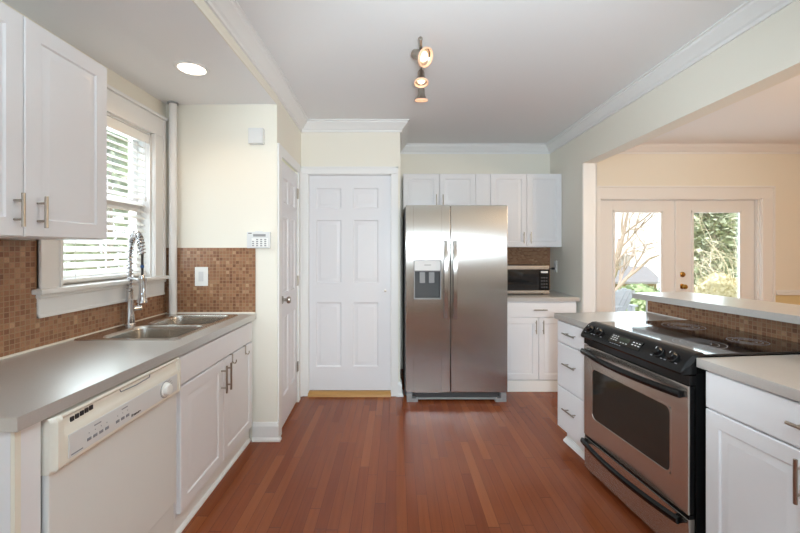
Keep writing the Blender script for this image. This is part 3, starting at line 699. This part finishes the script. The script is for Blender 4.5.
for d, x in ((dl, split-.047), (dr, split+.035)):
    m = MB(); pts = []; z0, z1 = .755, 1.455
    m.loops([[V((x-.016, FFY-.028-dd*.02-.010, z)), V((x+.016, FFY-.028-dd*.02-.010, z)), V((x+.019, FFY-.028-dd*.02+.004, z)), V((x+.012, FFY-.028-dd*.02+.012, z)), V((x-.012, FFY-.028-dd*.02+.012, z)), V((x-.019, FFY-.028-dd*.02+.004, z))] for z, dd in [(z0+(z1-z0)*k/16, 1-(abs(k-8)/8)**2) for k in range(17)]])
    m.box(x-.012, x+.012, FFY-.03, FFY+.001, z0+.01, z0+.045, .003); m.box(x-.012, x+.012, FFY-.03, FFY+.001, z1-.045, z1-.01, .003)
    sub('handle', m, 'steel', d)
m = MB(); m.box(.160, .408, FFY-.004, FFY+.012, 1.178, 1.278, .003); m.box(.160, .170, FFY-.004, FFY+.012, .925, 1.178, .002); m.box(.398, .408, FFY-.004, FFY+.012, .925, 1.178, .002); m.box(.160, .408, FFY-.006, FFY+.02, .925, .938, .002)
ds = sub('dispenser', m, 'grey', dl, 'grey dispenser frame')
sub('dispenser_panel', MB().box(.168, .400, FFY-.006, FFY-.003, 1.186, 1.272, .001), 'paleg', dl)
m = MB(); m.box(.17, .398, FFY+.05, FFY+.056, .938, 1.178); m.box(.168, .172, FFY+.004, FFY+.056, .938, 1.178); m.box(.396, .400, FFY+.004, FFY+.056, .938, 1.178); m.box(.17, .398, FFY+.01, FFY+.056, 1.17, 1.18)
m.box(.17, .398, FFY+.012, FFY+.056, .936, .942)
sub('dispenser_recess', m, 'darkgrey', dl, 'dark dispenser recess')
for x in (.215, .3): sub('dispenser_paddle', MB().box(x, x+.05, FFY+.03, FFY+.052, 1.07, 1.172, .003), 'grey', dl)
sub('brand_plate', MB().box(.255, .315, FFY-.0068, FFY-.0055, 1.232, 1.238), 'grey', dl)
m = MB(); m.box(RX0+.09, RX1-.09, FFY+.02, FFY+.05, .035, .08, .003)
for k in range(40): x = RX0+.1+k*(RX1-RX0-.2)/40; m.box(x, x+.008, FFY+.014, FFY+.022, .045, .076)
sub('toe_grille', m, 'darkgrey', t)
for x0, x1 in ((RX0+.01, RX0+.11), (RX1-.11, RX1-.01)):
    m = MB(); m.prism([(x0, FFY+.0, 0), (x1, FFY+.0, 0), (x1, FFY+.07, 0), (x0, FFY+.07, 0)], (0, 0, .03)); m.box(x0+(0 if x0 < .5 else .05), x1-(.05 if x0 < .5 else 0), FFY, FFY+.07, .03, .08, .004); sub('foot', m, 'grey', t)
m = MB(); m.box(RX0+.09, RX1-.09, FFY+.008, FFY+.02, .02, .036, .002); sub('toe_bar', m, 'grey', t)
# cabinets over the refrigerator
UY = 4.13
def wallcab(x0, x1, z0, doors, label):
    t = thing('wall_cabinet', label, 'cabinet', ((x0+x1)/2, 4.29, z0))
    m = MB(); m.box(x0, x1, UY, BY-.002, z0, 2.185, .001); sub('body', m, 'cab', t)
    for a, b, hx in doors:
        m = MB(); m.panel((a, UY, z0+.002), (1, 0, 0), (0, -1, 0), b-a, 2.185-z0-.002, door_prof(st=.055)); d = sub('door', m, 'cab', t)
        sub('handle', handle_mb((hx, UY-.02, z0+.10), Zv, (0, -1, 0), .09, .005, .028), 'nickel', d)
wallcab(.075, .852, 1.80, [(.078, .4625, .43), (.4655, .85, .50)], 'short white two-door cabinet above the refrigerator')
wallcab(1.006, 1.772, 1.40, [(1.008, 1.3955, 1.36), (1.3985, 1.770, 1.435)], 'tall white two-door wall cabinet above the microwave')
m = MB(); m.box(.853, 1.005, UY-.018, UY+.004, 1.79, 2.185, .002)
tag(m.build('filler_panel', 'cab'), 'plain white filler panel between the two back wall cabinets', 'cabinet panel')
# base cabinet back
BF = 3.73; B0, B1 = 1.012, 1.745
t = thing('base_cabinet', 'white base cabinet with one drawer and two doors right of the refrigerator', 'cabinet', ((B0+B1)/2, 4.05, 0))
m = MB(); m.box(B0, B1, BF, BY-.01, .11, .874, .001); sub('body', m, 'cab', t)
m = MB(); m.box(B0, B1, BF-.012, BF+.03, 0, .108, .003); sub('plinth', m, 'trim', t)
m = MB(); m.panel((B0+.004, BF, .722), (1, 0, 0), (0, -1, 0), B1-B0-.008, .138, slab_prof(.018)); d = sub('drawer', m, 'cab', t)
sub('handle', handle_mb((1.385, BF-.018, .795), (1, 0, 0), (0, -1, 0), .1, .005, .028), 'nickel', d)
for a, b, hx in ((B0+.004, 1.3745, 1.345), (1.3775, B1-.004, 1.415)):
    m = MB(); m.panel((a, BF, .118), (1, 0, 0), (0, -1, 0), b-a, .598, door_prof(.018)); d = sub('door', m, 'cab', t)
    sub('handle', handle_mb((hx, BF-.018, .63), Zv, (0, -1, 0), .1, .005, .028), 'nickel', d)
m = MB(); m.box(1.012, RX-.001, 3.695, BY-.001, .875, .914, .003)
tag(m.build('countertop', 'counter'), 'short grey countertop under the microwave', 'countertop')
m = MB(); m.box(1.012, RX-.001, BY-.008, BY, .914, 1.40)
tag(m.build('tile_backsplash', 'tile_b'), 'small brown mosaic tile panel behind the microwave', 'backsplash', kind='structure')
# microwave
MX0, MX1, MY = 1.03, 1.562, 3.92
t = thing('microwave', 'black and stainless microwave on the counter right of the refrigerator', 'microwave', ((MX0+MX1)/2, 4.1, .914))
m = MB(); m.box(MX0+.003, MX1-.003, MY+.02, 4.36, .926, 1.208, .003)
for x in (MX0+.05, MX1-.05):
    for y in (MY+.06, 4.31): m.cyl((x, y, .914), (x, y, .927), .012, seg=12)
sub('case', m, 'darkgrey', t)
m = MB(); m.box(MX0, MX1, MY, MY+.02, 1.172, 1.21, .003); m.box(MX0, MX1, MY, MY+.02, .926, .957, .003); sub('steel_trim', m, 'range_steel', t, 'stainless bands above and below the door')
m = MB(); m.box(MX0, 1.455, MY-.002, MY+.02, .958, 1.171, .003); d = sub('door', m, 'blackglass', t)
m = MB(); m.box(1.458, MX1, MY-.001, MY+.02, .958, 1.171, .003); p = sub('control_panel', m, 'black', t)
m = MB(); m.box(1.475, 1.545, MY-.0025, MY, 1.135, 1.155); sub('display', m, 'paleg', p)
for r in range(4):
    for c in range(3): sub('button', MB().box(1.477+c*.024, 1.493+c*.024, MY-.0022, MY, .985+r*.032, .998+r*.032), 'darkgrey', p)
# switch on right wall
t = thing('wall_outlet', 'white outlet plate on the short right wall beside the microwave', 'outlet', (RX, 4.28, 1.20))
m = MB(); m.box(RX-.007, RX, 4.24, 4.32, 1.125, 1.25, .003); sub('plate', m, 'white', t)
m = MB(); m.box(RX-.012, RX-.006, 4.263, 4.297, 1.15, 1.18, .002); m.box(RX-.012, RX-.006, 4.263, 4.297, 1.195, 1.225, .002); sub('socket', m, 'paleg', t)
t = thing('power_plug', 'small dark plug behind the microwave in the right wall outlet', 'plug', (RX-.02, 4.28, 1.165))
m = MB(); m.box(RX-.045, RX-.0125, 4.266, 4.294, 1.152, 1.178, .005); sub('plug_body', m, 'rubber', t)
m = MB(); m.tube([(RX-.043, 4.28, 1.165), (RX-.07, 4.29, 1.16), (RX-.09, 4.33, 1.10), (RX-.11, 4.38, 1.0), (RX-.15, 4.395, .921)], .004, 8); sub('cord', m, 'rubber', t)

# ================================================================ PENINSULA (local frame: x = depth to the right, y = away)
PO = (1.271, 1.631, 0); PR = math.atan2(.108, 1)
def pthing(name, label, cat, kind=None): return thing(name, label, cat, PO, PR, kind=kind)
def psub(n, m, mat, par, label=None): return sub(n, m, mat, par, label, True)
V0, V1, VE = .0, .762, 1.166; FU = .032; TU = .70; VN = -.86
NX = (-1, 0, 0)
# half wall + tile + bar
t = pthing('wall_peninsula', 'low half wall behind the range carrying the bar top', 'wall', 'structure')
m = MB(); m.box(TU+.008, TU+.12, VN, 1.125, 0, 1.027); psub('wall_core', m, 'dining', t)
m = MB(); m.box(TU-.004, TU+.128, 1.125, 1.14, 0, 1.027, .002); psub('end_board', m, 'trim', t)
t = pthing('tile_backsplash', 'brown mosaic tile strip between the range and the raised bar', 'backsplash', 'structure')
m = MB(); m.box(TU, TU+.008, VN, 1.125, .90, 1.027); psub('tiles', m, 'tile_y', t)
m = MB(); m.box(TU-.006, TU, VN, 1.125, .9145, .92); psub('caulk', m, 'white', t)
f0, f1 = V((1.68, 2.74, 0)), V((2.04, .80, 0)); fd = (f1-f0).normalized(); fn = V((-fd.y, fd.x, 0))
t = thing('bar_top', 'raised grey breakfast bar top behind the range', 'bar top', tuple((f0+f1)/2+V((0, 0, 1.027))))
m = MB(); P = [f0, f1, f1+fn*.44, f0+fn*.44]
m.prism([(p.x, p.y, 1.0272) for p in P], (0, 0, .038)); bb = sub('slab', m, 'counter', t)
# far drawer cabinet
t = pthing('drawer_cabinet', 'white cabinet of three drawers at the far end of the peninsula', 'cabinet')
m = MB(); m.box(FU, TU-.01, V1+.004, VE-.018, .10, .873, .001); psub('body', m, 'cab', t)
m = MB(); m.box(FU+.05, TU-.01, V1+.004, VE-.03, 0, .10); sweep(m, (FU+.05, V1+.004, 0), (FU+.05, VE-.03, 0), (-1, 0, 0), [(0, 0), (.03, 0), (.028, .012), (.014, .022), (.010, .03), (0, .03)], 0); psub('toe_kick', m, 'trim', t)
for z0, z1 in ((.112, .402), (.408, .712), (.718, .866)):
    m = MB(); m.panel((FU, V1+.006, z0), (0, 1, 0), NX, VE-.02-V1-.008, z1-z0, slab_prof()); d = psub('drawer', m, 'cab', t)
    psub('handle', handle_mb((FU-.02, (V1+VE)/2-.005, (z0+z1)/2+.005 if z0 > .5 else z1-.125), (0, 1, 0), NX, .11, .005, .03), 'nickel', d)
m = MB(); m.box(0, TU-.007, V1+.002, VE, .875, .914, .002)
t = pthing('countertop', 'grey countertop on the three-drawer cabinet at the far end of the peninsula', 'countertop'); psub('slab', m, 'counter', t)
# near cabinet
W0 = -.84; VC = -.028
t = pthing('base_cabinet', 'white base cabinet with wide drawer at the lower right, nearest the camera', 'cabinet')
m = MB(); m.box(FU, TU-.01, W0, VC, .10, .873, .001); psub('body', m, 'cab', t)
m = MB(); m.box(FU+.05, TU-.01, W0, VC, 0, .10); psub('toe_kick', m, 'trim', t)
m = MB(); m.panel((FU, W0+.002, .718), (0, 1, 0), NX, VC-W0-.004, .148, slab_prof()); d = psub('drawer', m, 'cab', t)
psub('handle', handle_mb((FU-.02, W0/2-.01, .80), (0, 1, 0), NX, .115), 'nickel', d)
for a, b, hy in ((W0/2-.0125, VC-.002, W0/2+.035), (W0+.002, W0/2-.0155, W0/2-.05)):
    m = MB(); m.panel((FU, a, .112), (0, 1, 0), NX, b-a, .60, door_prof(st=.06)); d = psub('door', m, 'cab', t)
    psub('handle', handle_mb((FU-.02, hy, .62), Zv, NX, .115), 'nickel', d)
t = pthing('countertop', 'grey countertop at the right edge, on the cabinet nearest the camera', 'countertop')
m = MB(); m.box(0, TU-.007, VN, V0-.001, .875, .914, .002); psub('slab', m, 'counter', t)
# range
t = pthing('range', 'stainless slide-in electric range with black glass cooktop', 'range')
r0, r1 = V0+.004, V1-.004
DU = -.03
m = MB(); m.box(DU+.035, TU-.02, r0, r1, .03, .905, .002); m.box(DU+.06, TU-.05, r0+.02, r1-.02, 0, .03); m.box(DU+.004, DU+.035, r0, r1, .795, .835); psub('body', m, 'black', t)
m = MB(); m.box(.05, TU-.012, r0-.003+.004, r1+.003-.004, .9155, .925, .003); ct = psub('cooktop', m, 'blackglass', t)
for (u, v, r) in ((.20, .19, .105), (.20, .57, .085), (.47, .20, .08), (.47, .57, .105)):
    m = MB()
    for rr in (r, r*.72, r*.45): m.lathe((u, v, .925), (0, 0, 1), [(rr-.0025, .0), (rr-.0025, .0004), (rr, .0004), (rr, 0)], 48, False, False)
    psub('burner_ring', m, 'midink', ct)
# control console: sloping bull-nose
prof = [(.052, .9245), (.046, .930), (.02, .928), (-.006, .916), (-.034, .888), (-.052, .860), (-.056, .845), (-.050, .836), (-.03, .832), (.052, .84)]
m = MB(); m.loops([[V((a+(.02 if y in (r0, r1) else 0)*(1 if a < .03 else 0), y, .88+(b-.88)*(.82 if y in (r0, r1) else 1))) for a, b in prof] for y in (r0, r0+.012, r1-.012, r1)])
con = psub('control_console', m, 'black', t)
A = V((-.006, 0, .916)); B = V((-.052, 0, .860)); sdn = (B-A).normalized(); nn = V((-sdn.z*-1, 0, 0)); nn = V((sdn.z, 0, -sdn.x)).normalized()
if nn.z < 0: nn = -nn
cc = (A+B)/2+nn*.0042
for v in (.085, .165, .60, .685):
    p = cc+V((0, v, 0))+sdn*-.004
    m = MB(); m.lathe(tuple(p), tuple(nn), [(0, -.004), (.026, -.004), (.026, .004), (.021, .007), (.019, .022), (.016, .025), (0, .025)], 24); kn = psub('knob', m, 'black', con)
    e2 = V((0, 1, 0)); m = MB(); q = p+nn*.0255; m.loops([[q+sdn*-.014+e2*-.0012, q+sdn*-.014+e2*.0012, q+sdn*-.004+e2*.0012, q+sdn*-.004+e2*-.0012], [q+nn*.0004+sdn*-.014+e2*-.0012, q+nn*.0004+sdn*-.014+e2*.0012, q+nn*.0004+sdn*-.004+e2*.0012, q+nn*.0004+sdn*-.004+e2*-.0012]]); psub('pointer', m, 'paleg', kn)
def cbox(m, v0, v1, s0, s1, h=.001):
    q = [cc+V((0, v, 0))+sdn*s for v, s in ((v0, s0), (v1, s0), (v1, s1), (v0, s1))]
    m.loops([[p-nn*.002 for p in q], [p+nn*h for p in q]])
m = MB(); cbox(m, .275, .50, -.026, .024); dsp = psub('display_panel', m, 'blackglass', con)
m = MB(); cbox(m, .36, .43, -.018, .004, .0016); psub('display', m, 'display', dsp)
def mark(nm, mat, par, *q):
    m = MB(); cbox(m, *q); psub(nm, m, mat, par)
for v in (.285, .305, .325):
    for q in (-.014, .0): mark('button', 'paleg', dsp, v, v+.011, q, q+.005, .0017)
for v in (.445, .463, .481):
    for q in (-.018, -.006, .006): mark('button', 'paleg', dsp, v, v+.009, q, q+.005, .0017)
for v in (.365, .385, .405): mark('button', 'paleg', dsp, v, v+.01, .010, .014, .0017)
for v in (.085, .165, .60, .685):
    for k in (-1, 1): mark('dial_mark', 'midink', con, v+k*.03-.005, v+k*.03+.005, .018, .021, .0008)
for k in range(5): mark('indicator_mark', 'midink', con, .40+k*.018, .409+k*.018, .029, .032, .0008)
# oven door with window opening
m = MB(); d0, d1, z0, z1 = r0+.004, r1-.004, .24, .79; wv0, wv1, wz0, wz1 = .098, .675, .365, .668
m.box(DU, DU+.012, d0, wv0, z0, z1, .004); m.box(DU, DU+.012, wv1, d1, z0, z1, .004); m.box(DU, DU+.012, wv0-.006, wv1+.006, z0, wz0, .0); m.box(DU, DU+.012, wv0-.006, wv1+.006, wz1, z1, .0)
dr_ = psub('oven_door', m, 'range_steel', t)
m = MB()
def rr(i, u): 
    pts = rrect(wv0+i, wv1-i, wz0+i, wz1-i, .03, 0, 5); return [V((u, p.x, p.y)) for p in pts]
m.loops([rr(-.004, DU+.01), rr(-.004, DU-.0015), rr(.004, DU-.0015), rr(.006, DU+.002)], cap1=False)
psub('window_trim', m, 'range_steel', dr_)
psub('door_core', MB().box(DU+.0125, DU+.0345, d0+.002, d1-.002, z0+.002, z1-.002), 'black', dr_)
m = MB(); m.loops([rr(.004, DU+.0122), rr(.004, DU+.001)]); 
psub('oven_window', m, 'ovenglass', dr_, 'dark glass oven window')
def bowed(zc, v0, v1, out):
    m = MB(); pts = []
    for k in range(25):
        a = -1+2*k/24; pts.append(V((DU-.022-out*(1-a*a), (v0+v1)/2+a*(v1-v0)/2, zc)))
    rings = []
    for p in pts: rings.append([p+V((math.cos(q)*.012, 0, math.sin(q)*.018)) for q in [2*math.pi*j/12 for j in range(12)]])
    m.loops(rings)
    for v in (v0+.012, v1-.012): m.box(DU-.03, DU+.001, v-.012, v+.012, zc-.016, zc+.016, .004)
    return m
psub('handle', bowed(.752, r0+.02, r1-.02, .038), 'black', dr_, 'black bowed handle')
m = MB(); m.box(DU+.002, DU+.034, d0, d1, .035, .222, .004); wd_ = psub('warming_drawer', m, 'range_steel', t)
m = MB(); m.box(DU+.006, DU+.03, d0, d1, .222, .24); psub('drawer_gap', m, 'black', t)
psub('handle', bowed(.205, r0+.03, r1-.02, .034), 'black', wd_, 'black bowed handle')

# ================================================================ OUTSIDE
def gz(y): return -.25-.12*max(0, y-7)
m = MB()
m.loops([[V((-14, -3, -.25)), V((-14, 7, -.25)), V((-14, 45, gz(45)))], [V((40, -3, -.25)), V((40, 7, -.25)), V((40, 45, gz(45)))]], close=False, cap0=False, cap1=False)
tag(m.build('ground', 'lawn'), 'grass ground of the back yard beyond the french doors', 'lawn', kind='structure')
m = MB(); m.box(1.9, 4.4, BY+.145, 6.6, -.1, -.02)
for k in range(17): y = BY+.15+k*.127; m.box(1.9, 4.4, y, y+.12, -.02, -.005)
for x in (2.0, 4.3):
    for y in (4.8, 6.5): m.box(x-.05, x+.05, y-.05, y+.05, -.25, -.1)
tag(m.build('deck', 'deck'), 'grey board deck outside the french doors', 'deck', kind='structure')
def tree_branches(p, d, L, r, depth, out, rnd, spread=.6, up=.15):
    n = 4; pts = [V(p)]; dd = V(d).normalized()
    for k in range(n):
        dd = (dd+V((rnd.uniform(-.18, .18), rnd.uniform(-.18, .18), rnd.uniform(-.1, .15)))).normalized(); pts.append(pts[-1]+dd*L/n)
    out.append((pts, r))
    if depth == 0: return
    for k in range(3 if depth > 1 else 4):
        i = rnd.randint(1, n); a = rnd.uniform(0, 6.28); e = dd.orthogonal().normalized(); f = dd.cross(e)
        nd = dd+(e*math.cos(a)+f*math.sin(a))*spread*rnd.uniform(.8, 1.6)+V((0, 0, up))
        tree_branches(pts[i], nd, L*rnd.uniform(.55, .75), r*.55, depth-1, out, rnd, spread, up)
def bare_tree(name, label, cat, loc, height, r, seed, mat, lean=(0, 0, 1), depth=4, stems=1, spread=.6):
    rnd = random.Random(seed); t = thing(name, label, cat, loc); out = []
    for s in range(stems):
        d = V(lean)+V((rnd.uniform(-.5, .5), rnd.uniform(-.5, .5), 0))*(0 if stems == 1 else 1)
        tree_branches(V(loc)-V((0, 0, .05)), d, height*.45, r, depth, out, rnd, spread)
    m = MB(); m2 = MB()
    for k, (pts, rr_) in enumerate(out):
        (m if rr_ > r*.4 else m2).tube(pts, [rr_*(1-.11*i) for i in range(len(pts))], 6 if rr_ > .01 else 4)
    sub('trunk' if stems == 1 else 'stems', m, mat, t); sub('twigs', m2, mat, t)
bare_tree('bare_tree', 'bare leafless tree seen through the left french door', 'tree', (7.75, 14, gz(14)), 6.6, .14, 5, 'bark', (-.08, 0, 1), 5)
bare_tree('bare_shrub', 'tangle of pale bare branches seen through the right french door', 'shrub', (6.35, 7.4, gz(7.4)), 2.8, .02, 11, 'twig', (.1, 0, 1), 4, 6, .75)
def leafy(name, label, cat, loc, rx, ry, h, n, size, mat, seed, cone=False, trunk=True):
    rnd = random.Random(seed); t = thing(name, label, cat, loc); m = MB(); bm = m.bm; L = V(loc)
    for k in range(n):
        zf = rnd.random()**(.8 if not cone else 1.3); a = rnd.uniform(0, 6.283); rad = math.sqrt(rnd.uniform(.15, 1))
        prof = (1-zf)*.95+.08 if cone else math.sqrt(max(.05, 1-(2*zf-1)**2))
        p = L+V((math.cos(a)*rx*rad*prof, math.sin(a)*ry*rad*prof, .1+zf*h))
        d = V((math.cos(a), math.sin(a), rnd.uniform(-.6, .5))).normalized(); s = size*rnd.uniform(.6, 1.3)
        e = d.orthogonal().normalized(); e.rotate(Matrix.Rotation(rnd.uniform(0, 6.28), 3, d)); wv = d.cross(e)*.32
        if not cone: d, e = e, d
        vs = [bm.verts.new(q) for q in (p-d*s*.5, p+wv*s+e*s*.08, p+d*s*.6, p-wv*s+e*s*.08)]; bm.faces.new(vs)
    sub('foliage', m, mat, t)
    m = MB()
    if trunk: m.tube([L-V((0, 0, .05)), L+V((0, 0, h*.5)), L+V((0, 0, h*.92))], [.07 if h > 2 else .025, .04 if h > 2 else .015, .008], 8)
    for k in range(6): a = k*1.05; m.tube([L+V((0, 0, .05+h*.08*k)), L+V((math.cos(a)*rx*.5, math.sin(a)*ry*.5, h*.15+h*.1*k))], [.015, .005], 5)
    sub('stem', m, 'bark', t)
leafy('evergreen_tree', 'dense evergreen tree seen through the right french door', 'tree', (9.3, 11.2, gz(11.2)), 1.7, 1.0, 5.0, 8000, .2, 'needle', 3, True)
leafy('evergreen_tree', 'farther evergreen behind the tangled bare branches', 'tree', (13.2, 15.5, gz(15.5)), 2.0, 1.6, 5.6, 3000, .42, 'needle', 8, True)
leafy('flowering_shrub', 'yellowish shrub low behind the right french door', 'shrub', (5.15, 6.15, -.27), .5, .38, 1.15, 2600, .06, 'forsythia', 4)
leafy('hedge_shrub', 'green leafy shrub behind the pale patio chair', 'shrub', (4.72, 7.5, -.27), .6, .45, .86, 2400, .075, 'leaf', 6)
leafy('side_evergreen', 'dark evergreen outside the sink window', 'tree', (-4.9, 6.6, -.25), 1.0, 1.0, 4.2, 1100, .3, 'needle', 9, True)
# neighbouring houses
def house(name, label, cat, x0, x1, y0, y1, zb, ze, zr, wallm, oh=.3):
    t = thing(name, label, cat, ((x0+x1)/2, (y0+y1)/2, zb))
    m = MB(); ym = (y0+y1)/2
    m.loops([[V((x, y0, zb)), V((x, y1, zb)), V((x, y1, ze)), V((x, ym, zr)), V((x, y0, ze))] for x in (x0, x1)]); sub('walls', m, wallm, t)
    m = MB(); k = (zr-ze)/(ym-y0)
    for s, ya in ((-1, y0-oh), (1, y1+oh)):
        m.loops([[V((x, ya, ze-oh*k+.02)), V((x, ym, zr+.02)), V((x, ym, zr+.16)), V((x, ya, ze-oh*k+.16))] for x in (x0-oh, x1+oh)])
    sub('roof', m, 'shingle', t)
    return t
house('shed', 'low tan outbuilding with grey roof seen through the left french door', 'shed', 13.2, 17.6, 26, 29, gz(27.5), -.75, .05, 'tanwall')
t = house('house', 'white neighbouring house beyond the left french door', 'house', 17.5, 33, 34, 42, gz(38), 6.5, 9.0, 'siding')
tag(house('house', 'grey-white house side outside the sink window', 'house', -17, -7.5, -2, 9, -.3, 2.6, 5.0, 'siding'), 'grey-white house outside the sink window behind the blind', 'house')
m = MB()
for x in (19.5, 23.5, 27.5): m.box(x, x+1.1, 33.9, 34.02, -.6, .9, .02)
sub('window', m, 'grey', t)
# patio chair
t = thing('patio_chair', 'pale grey resin patio chair outside the left french door', 'chair', (3.05, 5.85, -.005), math.radians(200))
m = MB()
for k in range(5):
    x = -.22+k*.092; zt_ = .80+.04*(1-abs(k-2)/2)
    m.loops([[V((x, .2, .3)), V((x+.084, .2, .3)), V((x+.084, .218, .3)), V((x, .218, .3))], [V((x-.008*(2-k)*-1, .46, zt_)), V((x+.084-.008*(2-k)*-1, .46, zt_)), V((x+.084-.008*(2-k)*-1, .478, zt_)), V((x-.008*(2-k)*-1, .478, zt_))]])
m.box(-.24, .25, .33, .35, .55, .62); sub('backrest', m, 'resin', t, local=True)
m = MB()
for k in range(5): y = -.28+k*.1; m.box(-.25, .25, y, y+.09, .36-k*.02, .38-k*.02, .004)
sub('seat', m, 'resin', t, local=True)
for s in (-1, 1):
    m = MB(); m.box(s*.29-.03, s*.29+.03, -.30, -.22, 0, .55, .004); sub('leg', m, 'resin', t, local=True)
    m = MB(); m.box(s*.29-.03, s*.29+.03, .30, .38, 0, .55, .004); m.box(s*.27-.02, s*.27+.02, -.28, .36, .28, .36); sub('leg', m, 'resin', t, local=True)
    m = MB(); m.box(s*.3-.06, s*.3+.06, -.36, .4, .55, .575, .006); sub('armrest', m, 'resin', t, local=True)
